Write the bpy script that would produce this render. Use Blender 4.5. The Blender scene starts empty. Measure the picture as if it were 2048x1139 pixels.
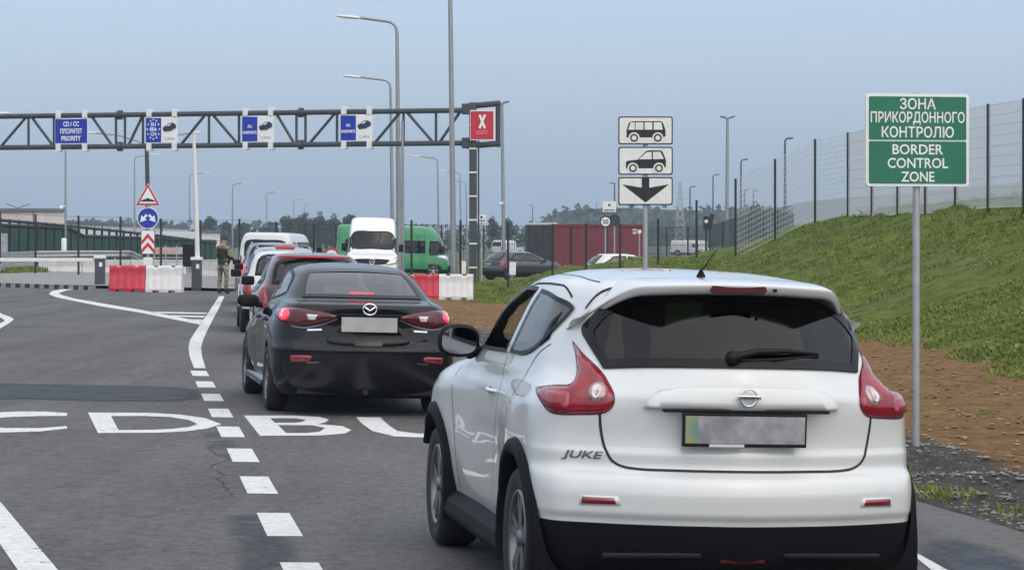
import bpy, bmesh, math, random
import numpy as np
from mathutils import Vector, Matrix
from mathutils.bvhtree import BVHTree
from mathutils.geometry import delaunay_2d_cdt
random.seed(7); rng = np.random.default_rng(7)
R = math.radians
S = bpy.context.scene
COL = S.collection

# ------------------------------------------------------------------ camera, world, sun, exposure
F, CX, HY, CAMZ = 5000.0, 1024.0, 475.0, 1.69      # focal length and eye level in photo pixels, eye height in metres
cd = bpy.data.cameras.new('camera'); cam = bpy.data.objects.new('camera', cd); COL.objects.link(cam)
cam.location = (0, 0, CAMZ); cam.rotation_euler = (R(90), 0, 0)
cd.sensor_width = 36; cd.lens = 36*F/2048; cd.shift_y = -(569.5-HY)/2048
cd.clip_start = .2; cd.clip_end = 6000
S.camera = cam
SUN_EL, SUN_AZ = 44, 150                            # degrees; azimuth clockwise from +Y
w = bpy.data.worlds.new('World'); S.world = w; w.use_nodes = True
nt = w.node_tree; nt.nodes.clear()
def N(tree, typ, **kw):
    n = tree.nodes.new(typ)
    for k, v in kw.items(): setattr(n, k, v)
    return n
wo = N(nt, 'ShaderNodeOutputWorld'); mixs = N(nt, 'ShaderNodeAddShader')
b1 = N(nt, 'ShaderNodeBackground'); b2 = N(nt, 'ShaderNodeBackground')
sky = N(nt, 'ShaderNodeTexSky', sky_type='NISHITA', sun_disc=False)
sky.sun_elevation = R(SUN_EL); sky.sun_rotation = R(SUN_AZ); sky.dust_density = 3; sky.air_density = 1
b1.inputs[1].default_value = .05
nt.links.new(sky.outputs[0], b1.inputs[0])
# the overcast layer: pale blue-grey low down, whiter towards the zenith
tc = N(nt, 'ShaderNodeTexCoord'); sx = N(nt, 'ShaderNodeSeparateXYZ'); rp = N(nt, 'ShaderNodeValToRGB')
nt.links.new(tc.outputs['Generated'], sx.inputs[0])
cn = N(nt, 'ShaderNodeTexNoise'); cn.inputs['Scale'].default_value = 2.2; cn.inputs['Detail'].default_value = 4
cm = N(nt, 'ShaderNodeMath', operation='MULTIPLY_ADD'); cm.inputs[1].default_value = .06
nt.links.new(tc.outputs['Generated'], cn.inputs[0]); nt.links.new(cn.outputs['Fac'], cm.inputs[0]); nt.links.new(sx.outputs[2], cm.inputs[2])
nt.links.new(cm.outputs[0], rp.inputs[0])
els = rp.color_ramp.elements
els[0].position = 0.02; els[0].color = (.255, .345, .455, 1)
els[1].position = .9; els[1].color = (.88, .90, .92, 1)
e = els.new(.16); e.color = (.335, .400, .545, 1)
e = els.new(.35); e.color = (.63, .675, .73, 1)
nt.links.new(rp.outputs[0], b2.inputs[0]); b2.inputs[1].default_value = .75
nt.links.new(b1.outputs[0], mixs.inputs[0]); nt.links.new(b2.outputs[0], mixs.inputs[1]); nt.links.new(mixs.outputs[0], wo.inputs[0])
sd = bpy.data.lights.new('sun', 'SUN'); sd.energy = .68; sd.angle = R(110); sd.color = (1, .93, .82)
sun = bpy.data.objects.new('sun', sd); COL.objects.link(sun)
_d = Vector((math.sin(R(SUN_AZ))*math.cos(R(SUN_EL)), math.cos(R(SUN_AZ))*math.cos(R(SUN_EL)), math.sin(R(SUN_EL))))
sun.rotation_euler = _d.to_track_quat('Z', 'Y').to_euler()
S.view_settings.view_transform = 'Standard'; S.view_settings.look = 'None'
S.view_settings.exposure = .60; S.view_settings.gamma = 1
S.render.engine = 'CYCLES'
S.cycles.max_bounces = 8; S.cycles.transparent_max_bounces = 24; S.cycles.volume_bounces = 0
S.cycles.caustics_reflective = False; S.cycles.caustics_refractive = False

# ------------------------------------------------------------------ road frame and helpers
LH = .1535                                          # the lane heads this far left per metre ahead
LD = Vector((-LH, 1, 0)).normalized(); LR = Vector((LD.y, -LD.x, 0))     # along the lane, across it
def plane(X, Y):                                    # the road has a crossfall to the right
    u = X*LR.x + Y*LR.y
    return -.025*(np.clip(u-1.5, -14, 19))
def at(px, py, Y): return Vector(((px-CX)/F*Y, Y, CAMZ-(py-HY)/F*Y))
def gnd(px, py, lift=0):                            # the point of the road surface seen at a photo pixel
    Y = 40.0
    for _ in range(40):
        X = (px-CX)/F*Y; Y = .5*Y+.5*F*(CAMZ-float(plane(X, Y)))/(py-HY)
    X = (px-CX)/F*Y
    return Vector((X, Y, float(plane(X, Y))+lift))
def uv2(u, v): return (LR.x*u+LD.x*v, LR.y*u+LD.y*v)

def tag(o, label=None, cat=None, group=None, kind=None):
    for k, v in (('label', label), ('category', cat), ('group', group), ('kind', kind)):
        if v: o[k] = v
    return o
def empty(name, loc=(0, 0, 0), rz=0, parent=None):
    o = bpy.data.objects.new(name, None); COL.objects.link(o)
    o.location = loc; o.rotation_euler = (0, 0, rz); o.empty_display_size = .2
    if parent: o.parent = parent
    return o
def children(o): return [c for c in bpy.data.objects if c.parent == o]
def copy_tree(o, parent=None):
    c = o.copy(); COL.objects.link(c)
    if parent: c.parent = parent
    for ch in children(o): copy_tree(ch, c)
    return c

class MB:
    """collects faces, then builds ONE mesh object"""
    def __init__(s): s.v = []; s.f = []; s.m = []; s.sm = []
    def add(s, vs, fs, mi=0, smooth=False):
        b = len(s.v); s.v += [tuple(p) for p in vs]
        for f in fs: s.f.append(tuple(b+i for i in f)); s.m.append(mi); s.sm.append(smooth)
        return s
    def box(s, c, d, rz=0, mi=0, M=None):
        x, y, z = [a/2 for a in d]
        vs = [Vector((i*x, j*y, k*z)) for k in (-1, 1) for j in (-1, 1) for i in (-1, 1)]
        T = Matrix.Translation(Vector(c)) @ (M if M else Matrix.Rotation(rz, 4, 'Z'))
        return s.add([T @ p for p in vs], [(0, 2, 3, 1), (4, 5, 7, 6), (0, 1, 5, 4), (2, 6, 7, 3), (0, 4, 6, 2), (1, 3, 7, 5)], mi)
    def tube(s, path, r, n=10, mi=0, caps=True, smooth=True):
        path = [Vector(p) for p in path]; k = len(path)
        rs = r if isinstance(r, (list, tuple)) else [r]*k
        vs = []; up = None
        for i, p in enumerate(path):
            t = (path[min(i+1, k-1)]-path[max(i-1, 0)]).normalized()
            if up is None: up = t.orthogonal().normalized()
            up = (up-t*up.dot(t)).normalized(); sd_ = t.cross(up)
            for j in range(n):
                a = 2*math.pi*j/n; vs.append(p+(up*math.cos(a)+sd_*math.sin(a))*rs[i])
        fs = [(i*n+j, i*n+(j+1) % n, (i+1)*n+(j+1) % n, (i+1)*n+j) for i in range(k-1) for j in range(n)]
        s.add(vs, fs, mi, smooth)
        if caps:
            s.add(vs[:n], [tuple(range(n))[::-1]], mi); s.add(vs[-n:], [tuple(range(n))], mi)
        return s
    def lathe(s, prof, axis='Z', c=(0, 0, 0), n=32, mi=0, smooth=True, M=None):
        vs = []
        for (r, h) in prof:
            for j in range(n):
                a = 2*math.pi*j/n; x, y = r*math.cos(a), r*math.sin(a)
                p = Vector((x, y, h)) if axis == 'Z' else Vector((h, x, y)) if axis == 'X' else Vector((y, h, x))
                if M: p = M @ p
                vs.append(p+Vector(c))
        k = len(prof)
        return s.add(vs, [(i*n+j, i*n+(j+1) % n, (i+1)*n+(j+1) % n, (i+1)*n+j) for i in range(k-1) for j in range(n)], mi, smooth)
    def prism(s, poly, y0, y1, mi=0, M=None):
        """polygon in (x,z), extruded from y0 to y1"""
        n = len(poly); T = M or Matrix()
        vs = [T @ Vector((x, y0, z)) for x, z in poly]+[T @ Vector((x, y1, z)) for x, z in poly]
        return s.add(vs, [tuple(range(n))[::-1] if y0 > y1 else tuple(range(n)), tuple(range(n, 2*n))[::-1] if y1 > y0 else tuple(range(n, 2*n))]+[(i, n+i, n+(i+1) % n, (i+1) % n) for i in range(n)], mi)
    def grid(s, fn, nu, nv, mi=0, smooth=True, flip=False):
        vs = [fn(i/nu, j/nv) for j in range(nv+1) for i in range(nu+1)]
        q = lambda i, j: j*(nu+1)+i
        fs = [(q(i, j), q(i+1, j), q(i+1, j+1), q(i, j+1)) for j in range(nv) for i in range(nu)]
        return s.add(vs, [f[::-1] for f in fs] if flip else fs, mi, smooth)
    def build(s, name, mats, parent=None, bevel=0, fix=False):
        me = bpy.data.meshes.new(name); me.from_pydata(s.v, [], s.f)
        for m in (mats if isinstance(mats, (list, tuple)) else [mats]): me.materials.append(m)
        me.polygons.foreach_set('material_index', s.m); me.polygons.foreach_set('use_smooth', s.sm)
        me.update()
        if fix:
            bm = bmesh.new(); bm.from_mesh(me); bmesh.ops.remove_doubles(bm, verts=bm.verts, dist=1e-5)
            bmesh.ops.recalc_face_normals(bm, faces=bm.faces); bm.to_mesh(me); bm.free()
        o = bpy.data.objects.new(name, me); COL.objects.link(o)
        if parent: o.parent = parent
        if bevel:
            b = o.modifiers.new('bevel', 'BEVEL'); b.width = bevel; b.segments = 2; b.limit_method = 'ANGLE'; b.angle_limit = R(40)
        return o

# ------------------------------------------------------------------ materials
MATS = {}
def mat(name, col, rough=.6, metal=0, coat=0, var=0, vscale=3, bump=0, bscale=40, col2=None, spec=.5, emit=None, em=0):
    if name in MATS: return MATS[name]
    m = bpy.data.materials.new(name); m.use_nodes = True; t = m.node_tree
    p = t.nodes['Principled BSDF']
    c = (*col, 1); p.inputs['Base Color'].default_value = c
    p.inputs['Roughness'].default_value = rough; p.inputs['Metallic'].default_value = metal
    p.inputs['Coat Weight'].default_value = coat; p.inputs['Coat Roughness'].default_value = .04
    p.inputs['Specular IOR Level'].default_value = spec
    if emit: p.inputs['Emission Color'].default_value = (*emit, 1); p.inputs['Emission Strength'].default_value = em
    o = N(t, 'ShaderNodeTexCoord')
    if var or col2:
        nz = N(t, 'ShaderNodeTexNoise'); nz.inputs['Scale'].default_value = vscale; nz.inputs['Detail'].default_value = 6; nz.inputs['Roughness'].default_value = .65
        r = N(t, 'ShaderNodeValToRGB'); t.links.new(o.outputs['Object'], nz.inputs[0]); t.links.new(nz.outputs['Fac'], r.inputs[0])
        c2 = col2 or tuple(min(1, x*(1+var)) for x in col); c1 = col if col2 else tuple(x*(1-var) for x in col)
        r.color_ramp.elements[0].color = (*c1, 1); r.color_ramp.elements[1].color = (*c2, 1)
        r.color_ramp.elements[0].position = .35; r.color_ramp.elements[1].position = .65
        t.links.new(r.outputs[0], p.inputs['Base Color'])
    if bump:
        nb = N(t, 'ShaderNodeTexNoise'); nb.inputs['Scale'].default_value = bscale; nb.inputs['Detail'].default_value = 5
        bp = N(t, 'ShaderNodeBump'); bp.inputs['Strength'].default_value = bump; bp.inputs['Distance'].default_value = .02
        t.links.new(o.outputs['Object'], nb.inputs[0]); t.links.new(nb.outputs['Fac'], bp.inputs['Height']); t.links.new(bp.outputs[0], p.inputs['Normal'])
    if 'paint' in name and name != 'road_paint':      # the inner side of the sheet metal is covered by dark trim
        geo = N(t, 'ShaderNodeNewGeometry'); mx = N(t, 'ShaderNodeMix', data_type='RGBA'); t.links.new(geo.outputs['Backfacing'], mx.inputs[0]); mx.inputs[7].default_value = (.02, .02, .021, 1)
        if p.inputs['Base Color'].links: t.links.new(p.inputs['Base Color'].links[0].from_socket, mx.inputs[6])
        else: mx.inputs[6].default_value = c
        t.links.new(mx.outputs[2], p.inputs['Base Color'])
    MATS[name] = m; return m
def glass(name, tint, refl=1.0, rough=.02, ior=1.65):
    if name in MATS: return MATS[name]
    m = bpy.data.materials.new(name); m.use_nodes = True; t = m.node_tree; t.nodes.clear()
    o = N(t, 'ShaderNodeOutputMaterial'); tr = N(t, 'ShaderNodeBsdfTransparent'); gl = N(t, 'ShaderNodeBsdfGlossy'); mx = N(t, 'ShaderNodeMixShader'); fr = N(t, 'ShaderNodeFresnel')
    tr.inputs[0].default_value = (*tint, 1); gl.inputs['Roughness'].default_value = rough; gl.inputs[0].default_value = (refl, refl, refl, 1); fr.inputs[0].default_value = ior
    geo = N(t, 'ShaderNodeNewGeometry'); mt = N(t, 'ShaderNodeMath', operation='MULTIPLY')      # panes are single sheets: no total reflection from inside
    inv = N(t, 'ShaderNodeMath', operation='SUBTRACT'); inv.inputs[0].default_value = 1
    t.links.new(geo.outputs['Backfacing'], inv.inputs[1]); t.links.new(fr.outputs[0], mt.inputs[0]); t.links.new(inv.outputs[0], mt.inputs[1])
    t.links.new(mt.outputs[0], mx.inputs[0]); t.links.new(tr.outputs[0], mx.inputs[1]); t.links.new(gl.outputs[0], mx.inputs[2]); t.links.new(mx.outputs[0], o.inputs[0])
    MATS[name] = m; return m
M_white = mat('white_paint', (.62, .63, .622), .32, 0, 1, .015, 2)
M_black = mat('black_paint', (.003, .0036, .005), .3, 0, .8, spec=0)
M_plastic = mat('black_plastic', (.007, .0075, .009), .6, bump=.15, bscale=300, spec=.1)
M_trim = mat('dark_trim', (.008, .008, .009), .45, spec=.2)
M_gap = mat('panel_gap', (.02, .02, .022), .8)
M_rubber = mat('rubber', (.016, .016, .017), .8, var=.3, vscale=8)
M_alloy = mat('alloy', (.45, .46, .48), .32, .9, var=.12, vscale=12)
M_alloyd = mat('dark_alloy', (.2, .2, .21), .35, .9)
M_chrome = mat('chrome', (.75, .76, .78), .12, 1)
M_under = mat('underbody', (.01, .01, .011), .9)
M_int = mat('cabin_fabric', (.02, .021, .024), .9)
M_intl = mat('cabin_headlining', (.13, .13, .135), .95)
M_lamp = mat('red_lamp', (.24, .004, .014), .12, 0, .6, .25, 14)
M_lampd = mat('dark_red_lamp', (.07, .002, .006), .14, 0, .4, .3, 10)
M_lampl = mat('lit_red_lamp', (.6, .02, .05), .15, 0, 1, emit=(1, .02, .06), em=.40)
M_lampc = mat('clear_lamp', (.62, .55, .56), .12, .2, 1, .25, 30)
M_refl = mat('red_reflector', (.2, .004, .016), .2, 0, 1, .2, 40)
M_frit = mat('black_glass_edge', (.004, .004, .005), .25, 0, 0, spec=.25)
G_tint = glass('privacy_glass', (.05, .06, .078), 1.0, ior=1.44)
G_clear = glass('clear_glass', (.55, .6, .6))
G_mid = glass('tinted_glass', (.34, .38, .4))
M_steel = mat('galvanised_steel', (.42, .43, .44), .45, .6, var=.12, vscale=6)

# ------------------------------------------------------------------ curves and polygons
def pchip(xs, ys, q):
    xs = np.asarray(xs, float); ys = np.asarray(ys, float); q = np.clip(np.asarray(q, float), xs[0], xs[-1])
    h = np.diff(xs); d = np.diff(ys)/h; m = np.zeros_like(ys); n = len(xs)
    if n == 2: m[:] = d[0]
    else:
        for i in range(1, n-1):
            if d[i-1]*d[i] > 0:
                a, b = 2*h[i]+h[i-1], h[i]+2*h[i-1]; m[i] = (a+b)/(a/d[i-1]+b/d[i])
        for i, j, k in ((0, 0, 1), (-1, -1, -2)):
            s_ = ((2*h[j]+h[k])*d[j]-h[j]*d[k])/(h[j]+h[k])
            m[i] = 0 if s_*d[j] <= 0 else (3*d[j] if d[j]*d[k] < 0 and abs(s_) > 3*abs(d[j]) else s_)
    i = np.clip(np.searchsorted(xs, q, 'right')-1, 0, n-2); t = (q-xs[i])/h[i]
    return (2*t**3-3*t**2+1)*ys[i]+(t**3-2*t**2+t)*h[i]*m[i]+(3*t**2-2*t**3)*ys[i+1]+(t**3-t**2)*h[i]*m[i+1]
def smooth_poly(pts, n=5, closed=True):
    """Catmull-Rom through the points; a point with a third value is a sharp corner"""
    P = [Vector(p[:2]) for p in pts]; sh = [len(p) > 2 for p in pts]; k = len(P); out = []
    for i in range(k if closed else k-1):
        a, b = P[i], P[(i+1) % k]
        p0 = P[i-1] if (closed or i > 0) and not sh[i] else a-(b-a)*.5
        p3 = P[(i+2) % k] if (closed or i+2 < k) and not sh[(i+1) % k] else b+(b-a)*.5
        for j in range(n):
            t = j/n
            out.append(.5*((2*a)+(b-p0)*t+(2*p0-5*a+4*b-p3)*t*t+(3*a-p0-3*b+p3)*t**3))
    if not closed: out.append(P[-1])
    return [(p.x, p.y) for p in out]
def inpoly(poly, x, y):
    c = False; n = len(poly); j = n-1
    for i in range(n):
        xi, yi = poly[i]; xj, yj = poly[j]
        if (yi > y) != (yj > y) and x < (xj-xi)*(y-yi)/(yj-yi)+xi: c = not c
        j = i
    return c
def inset(poly, d):
    """move a counter-clockwise or clockwise outline inwards by d"""
    P = [Vector(p) for p in poly]; n = len(P)
    ar = sum(P[i].x*P[(i+1) % n].y-P[(i+1) % n].x*P[i].y for i in range(n)); sg = 1 if ar > 0 else -1
    out = []
    for i in range(n):
        t = (P[(i+1) % n]-P[i-1]).normalized(); out.append(tuple(P[i]+Vector((-t.y, t.x))*d*sg))
    return out
def dens(poly, step, closed=True):
    out = []; n = len(poly)
    for i in range(n if closed else n-1):
        a, b = Vector(poly[i]), Vector(poly[(i+1) % n]); k = max(1, int((b-a).length/step+.5))
        out += [tuple(a.lerp(b, j/k)) for j in range(k)]
    if not closed: out.append(tuple(poly[-1]))
    return out
def pdist(poly, x, y):
    P = np.asarray(poly); Q = np.roll(P, -1, 0); d = Q-P; L = (d*d).sum(1)+1e-12
    t = np.clip(((x-P[:, 0])*d[:, 0]+(y-P[:, 1])*d[:, 1])/L, 0, 1)
    return float(np.sqrt(((P[:, 0]+t*d[:, 0]-x)**2+(P[:, 1]+t*d[:, 1]-y)**2).min()))
REAR = (Vector((1, 0, 0)), Vector((0, 0, 1)), Vector((0, 1, 0)), Vector((0, -3, 0)))
FRONT = (Vector((1, 0, 0)), Vector((0, 0, 1)), Vector((0, -1, 0)), Vector((0, 9, 0)))
LEFT = (Vector((0, 1, 0)), Vector((0, 0, 1)), Vector((1, 0, 0)), Vector((-3, 0, 0)))
TOP = (Vector((1, 0, 0)), Vector((0, 1, 0)), Vector((0, 0, -1)), Vector((0, 0, 4)))
def quarter(deg):
    """projection onto the left rear corner, turned deg from straight behind"""
    a = R(deg); d = Vector((math.sin(a), math.cos(a), 0)); ax = Vector((math.cos(a), -math.sin(a), 0))
    return (ax, Vector((0, 0, 1)), d, d*-4)
def cast(bvh, fr, p, q, off=0):
    a, b, d, o = fr
    h = bvh.ray_cast(o+a*p+b*q, d)
    if h[0] is None:
        h = bvh.find_nearest(o+a*p+b*q+d*4)
    n = h[1]
    if n.dot(d) > 0: n = -n
    return h[0]+n*off, n
def patch(bvh, fr, poly, off=.003, res=.04, holes=(), bulge=0, br=.03, skirt=0, fn=None, mb=None, mi=0, mirror=False):
    mb = mb or MB(); ring = dens(poly, res); hs = [dens(h, res) for h in holes]
    pts = list(ring); edges = [(i, (i+1) % len(ring)) for i in range(len(ring))]
    for h in hs:
        b = len(pts); pts += h; edges += [(b+i, b+(i+1) % len(h)) for i in range(len(h))]
    xs = [p[0] for p in ring]; ys = [p[1] for p in ring]
    x = min(xs)+res/2; loops = [ring]+hs
    while x < max(xs):
        y = min(ys)+res/2
        while y < max(ys):
            if inpoly(ring, x, y) and not any(inpoly(h, x, y) for h in hs) and min(pdist(l, x, y) for l in loops) > res*.45: pts.append((x, y))
            y += res
        x += res
    r = delaunay_2d_cdt([Vector(p) for p in pts], edges, [], 0, 1e-6)
    V2, tris = r[0], r[2]; vs = []
    for v in V2:
        o_ = fn(v.x, v.y) if fn else off
        if bulge:
            dd = min(pdist(l, v.x, v.y) for l in loops); t = min(1, dd/br); o_ = off+bulge*math.sqrt(max(0, 1-(1-t)**2))
        p, n = cast(bvh, fr, v.x, v.y, o_); vs.append(p)
    fs = []
    for t in tris:
        cx = sum(V2[i].x for i in t)/3; cy = sum(V2[i].y for i in t)/3
        if inpoly(ring, cx, cy) and not any(inpoly(h, cx, cy) for h in hs):
            a, b, c = [vs[i] for i in t[:3]]
            fs.append(tuple(t) if (b-a).cross(c-a).dot(fr[2]) < 0 else tuple(t)[::-1])
    if skirt:
        nb = len(vs); lk = {}
        ec = {}
        for f in fs:
            for i in range(3):
                k = (f[i], f[(i+1) % 3]); ec[k] = 1
        for k in [k for k in ec if (k[1], k[0]) not in ec]:
            for i in k:
                if i not in lk: lk[i] = len(vs); vs.append(cast(bvh, fr, V2[i].x, V2[i].y, -skirt)[0])
            fs.append((k[1], k[0], lk[k[0]], lk[k[1]]))
    if mirror: vs = [Vector((-p.x, p.y, p.z)) for p in vs]; fs = [f[::-1] for f in fs]
    return mb.add(vs, fs, mi, True)
def ribbon(bvh, fr, path, wd, off=.002, res=.03, mb=None, mi=0, mirror=False, closed=False):
    mb = mb or MB(); P = [Vector(p) for p in dens(path, res, closed)]; n = len(P); vs = []
    for i, p in enumerate(P):
        t = (P[(i+1) % n]-P[i-1] if closed else P[min(i+1, n-1)]-P[max(i-1, 0)]).normalized(); nn = Vector((-t.y, t.x))*wd/2
        vs += [cast(bvh, fr, *(p+nn), off)[0], cast(bvh, fr, *(p-nn), off)[0]]
    m = n if closed else n-1
    fs = [(2*i, 2*i+1, (2*i+3) % (2*n), (2*i+2) % (2*n)) for i in range(m)]
    if mirror: vs = [Vector((-p.x, p.y, p.z)) for p in vs]
    return mb.add(vs, fs, mi, True)
def text_mesh(s, size, bold=0.0, width=None, extrude=0, spacing=1, mirror=False):
    """verts and faces of a line of lettering in (x,z), centred"""
    c = bpy.data.curves.new('lettering', 'FONT'); c.body = s; c.size = size; c.offset = bold*size; c.align_x = 'CENTER'; c.align_y = 'CENTER'; c.extrude = extrude; c.space_character = spacing; c.resolution_u = 3
    o = bpy.data.objects.new('lettering', c); COL.objects.link(o)
    dg = bpy.context.evaluated_depsgraph_get(); me = bpy.data.meshes.new_from_object(o.evaluated_get(dg))
    vs = [v.co.copy() for v in me.vertices]; fs = [tuple(p.vertices) for p in me.polygons]
    bpy.data.objects.remove(o); bpy.data.curves.remove(c); bpy.data.meshes.remove(me)
    x0, x1 = min(v.x for v in vs), max(v.x for v in vs); y0, y1 = min(v.y for v in vs), max(v.y for v in vs)
    k = (width/(x1-x0)) if width else 1
    return [Vector(((v.x-(x0+x1)/2)*k, -v.z, v.y-(y0+y1)/2)) for v in vs], fs

# ------------------------------------------------------------------ car shells
class Shell:
    """a car body as horizontal slices: parameter tables over height give the plan outline of every slice"""
    def __init__(s, K, stations, rows=90, sub=7):
        s.K = K; g = lambda k, z: pchip([a for a, b in K[k]], [b for a, b in K[k]], z)
        z0, z1 = K['yr'][0][0], K['yr'][-1][0]
        t = np.linspace(0, 1, rows+1); zs = z0+(z1-z0)*(1-(1-t)**1.55)
        p = {k: g(k, zs) for k in K}
        names = [k for k in ('w1', 'w2', 'w3', 'w4', 'w5')]
        wr, wf = p['wr'], p['wf']; yr, yf = p['yr'], p['yf']; O = np.zeros_like(zs)
        y4 = yr+p['bow']+p['ry']; f4 = yf-p['bowf']-p['ryf']
        cx = [O, (wr-p['rx'])*.5, wr-p['rx'], wr-.3*p['rx'], wr]; cy = [yr, yr+p['bow']*.28, yr+p['bow'], yr+p['bow']+.32*p['ry'], y4]
        for nme, s_ in zip(names, stations): cx.append(p[nme]); cy.append(y4+(f4-y4)*s_)
        cx += [wf, wf-.3*p['rxf'], wf-p['rxf'], (wf-p['rxf'])*.5, O]
        cy += [f4, f4+.68*p['ryf'], f4+p['ryf'], yf-p['bowf']*.28, yf]
        CXa = np.array(cx).T; CYa = np.array(cy).T; nc = CXa.shape[1]
        tq = np.linspace(0, nc-1, (nc-1)*sub+1); nt_ = len(tq)
        X = np.array([pchip(range(nc), r, tq) for r in CXa]); Yy = np.array([pchip(range(nc), r, tq) for r in CYa])
        s.v = []; s.f = []; idx = {}
        nr = len(zs)
        for i in range(nr):
            for j in range(nt_):
                idx[i, j, 0] = len(s.v); s.v.append((X[i, j], Yy[i, j], zs[i]))
                if 0 < j < nt_-1: idx[i, j, 1] = len(s.v); s.v.append((-X[i, j], Yy[i, j], zs[i]))
                else: idx[i, j, 1] = idx[i, j, 0]
        for i in range(nr-1):
            for j in range(nt_-1):
                s.f.append((idx[i, j, 0], idx[i, j+1, 0], idx[i+1, j+1, 0], idx[i+1, j, 0]))
                s.f.append((idx[i, j+1, 1], idx[i, j, 1], idx[i+1, j, 1], idx[i+1, j+1, 1]))
        for i, up in ((nr-1, 1), (0, 0)):
            for j in range(nt_-1):
                f = [idx[i, j, 0], idx[i, j+1, 0], idx[i, j+1, 1], idx[i, j, 1]]; f = [a for n_, a in enumerate(f) if a not in f[:n_]]
                s.f.append(tuple(f if up else f[::-1]))
        s.bvh = BVHTree.FromPolygons([Vector(p) for p in s.v], s.f)
    def body(s, name, mats, parent, cut_side=(), cut_rear=(), cut_front=(), arches=(), lower=None):
        """the outer skin with real openings for the windows and wheels; lower(z of a face centre) picks the second material"""
        V = np.array(s.v); keep = []; mi = []; dead = set()
        for f in s.f:
            c = V[list(f)].mean(0); a, b, d_ = V[f[0]], V[f[1]], V[f[2]]
            n = np.cross(b-a, d_-a); n = n/(np.linalg.norm(n)+1e-12); k = True
            if abs(n[0]) > .35:
                if any(inpoly(pl, c[1], c[2]) for pl in cut_side): k = False
            if n[1] < -.12 and any(inpoly(pl, c[0], c[2]) for pl in cut_rear): k = False
            if n[1] > .2 and any(inpoly(pl, c[0], c[2]) for pl in cut_front): k = False
            if abs(c[0]) > .45:
                for (ay, az, r) in arches:
                    if (c[1]-ay)**2+(c[2]-az)**2 < r*r: k = False
            if k: keep.append(f); mi.append(1 if lower and lower(*c) else 0)
            else: dead.update(f)
        V2 = V.copy()
        for i in dead:                                # tidy the wheel openings into true circles
            for (ay, az, r) in arches:
                dy, dz = V[i, 1]-ay, V[i, 2]-az; q = math.hypot(dy, dz)
                if abs(V[i, 0]) > .45 and r*.86 < q < r*1.14: V2[i, 1] = ay+dy/q*r; V2[i, 2] = az+dz/q*r
        mb = MB(); mb.v = [tuple(p) for p in V2]; mb.f = keep; mb.m = mi; mb.sm = [True]*len(keep)
        o = mb.build(name, mats, parent)
        bm = bmesh.new(); bm.from_mesh(o.data); bmesh.ops.delete(bm, geom=[v for v in bm.verts if not v.link_faces], context='VERTS'); bm.to_mesh(o.data); bm.free()
        return o
def make_wheel(parent, x, y, r, wd, side, rim_mat, spokes=5, style=0, rimr=.66):
    """side -1 is the left of the car; the wheel's outer face is at x"""
    wl = empty('wheel', (x, y, r), 0, parent)
    h = wd
    t = MB().lathe([(r*rimr, -h*.06), (r*(rimr+.1), -.0), (r*.9, .008), (r*.965, -h*.06), (r, -h*.18), (r*1.0, -h*.82), (r*.93, -h), (r*.6, -h)], 'X', n=48)
    t.v = [(p[0]*side, *p[1:]) for p in t.v]
    t.build('tyre', M_rubber, wl, fix=True)
    rr = r*rimr; m = MB()
    m.lathe([(rr*1.01, -.012), (rr*.985, 0), (rr*.93, -.012), (rr*.9, -.06), (rr*.9, -h*.7)], 'X', n=48)
    for k in range(spokes):
        for sgn in ((-1, 1) if style else (0,)):
            a = 2*math.pi*(k+.25)/spokes+sgn*.17
            w0, w1 = (.038, .028) if style else (.052, .04)
            c, s_ = math.cos(a), math.sin(a); L0, L1 = rr*.1, rr*.95
            vs = []
            for (L, ww, xo) in ((L0, w0, -.02), (L1, w1, -.012)):
                for q in (-1, 1):
                    for xx in (xo, xo-.045): vs.append((xx, c*L-s_*q*ww/2*1.3, s_*L+c*q*ww/2*1.3))
            m.add(vs, [(0, 2, 6, 4), (1, 5, 7, 3), (0, 4, 5, 1), (2, 3, 7, 6), (4, 6, 7, 5)])
    m.lathe([(.001, -.006), (rr*.16, -.008), (rr*.2, -.03)], 'X', n=24)
    m.v = [(p[0]*side, *p[1:]) for p in m.v]
    m.build('rim', rim_mat, wl, fix=True)
    b = MB().lathe([(.001, -.075), (rr*.62, -.075), (rr*.62, -.1), (rr*.9, -.11)], 'X', n=32); b.v = [(p[0]*side, *p[1:]) for p in b.v]
    b.build('brake_disc', M_under, wl, fix=True)
    return wl
def arch_liner(mb, ay, az, r, x0, x1):
    """a dark half drum behind a wheel opening"""
    n = 18; vs = []
    for i in range(n+1):
        a = math.pi*(-.12+1.24*i/n); vs += [(x0, ay+r*math.cos(a), az+r*math.sin(a)), (x1, ay+r*math.cos(a), az+r*math.sin(a))]
    mb.add(vs, [(2*i, 2*i+1, 2*i+3, 2*i+2) for i in range(n)], 0, True)
    mb.add([vs[2*i+1] for i in range(n+1)], [tuple(range(n+1))])
def seat(mb, x, y, z, w=.5, head=True, rake=.28):
    def pad(c, d, tilt): mb.box(c, d, M=Matrix.Rotation(tilt, 4, 'X'))
    pad((x, y+.25, z), (w, .5, .16), 0); pad((x, y-.1, z+.34), (w, .13, .66), rake)
    if head: pad((x, y-.24, z+.78), (w*.52, .1, .2), rake*.7)

# ------------------------------------------------------------------ the ground
def strip_mesh(name, m, outline, lift, step=.5, kind='structure', maxn=20000):
    """a sheet on the road surface; outline in (X,Y)"""
    xs = [p[0] for p in outline]; ys = [p[1] for p in outline]
    mb = MB()
    mb.add([(x, y, float(plane(x, y))+lift) for x, y in outline], [tuple(range(len(outline)))])
    o = mb.build(name, m); tag(o, kind=kind); return o

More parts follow.
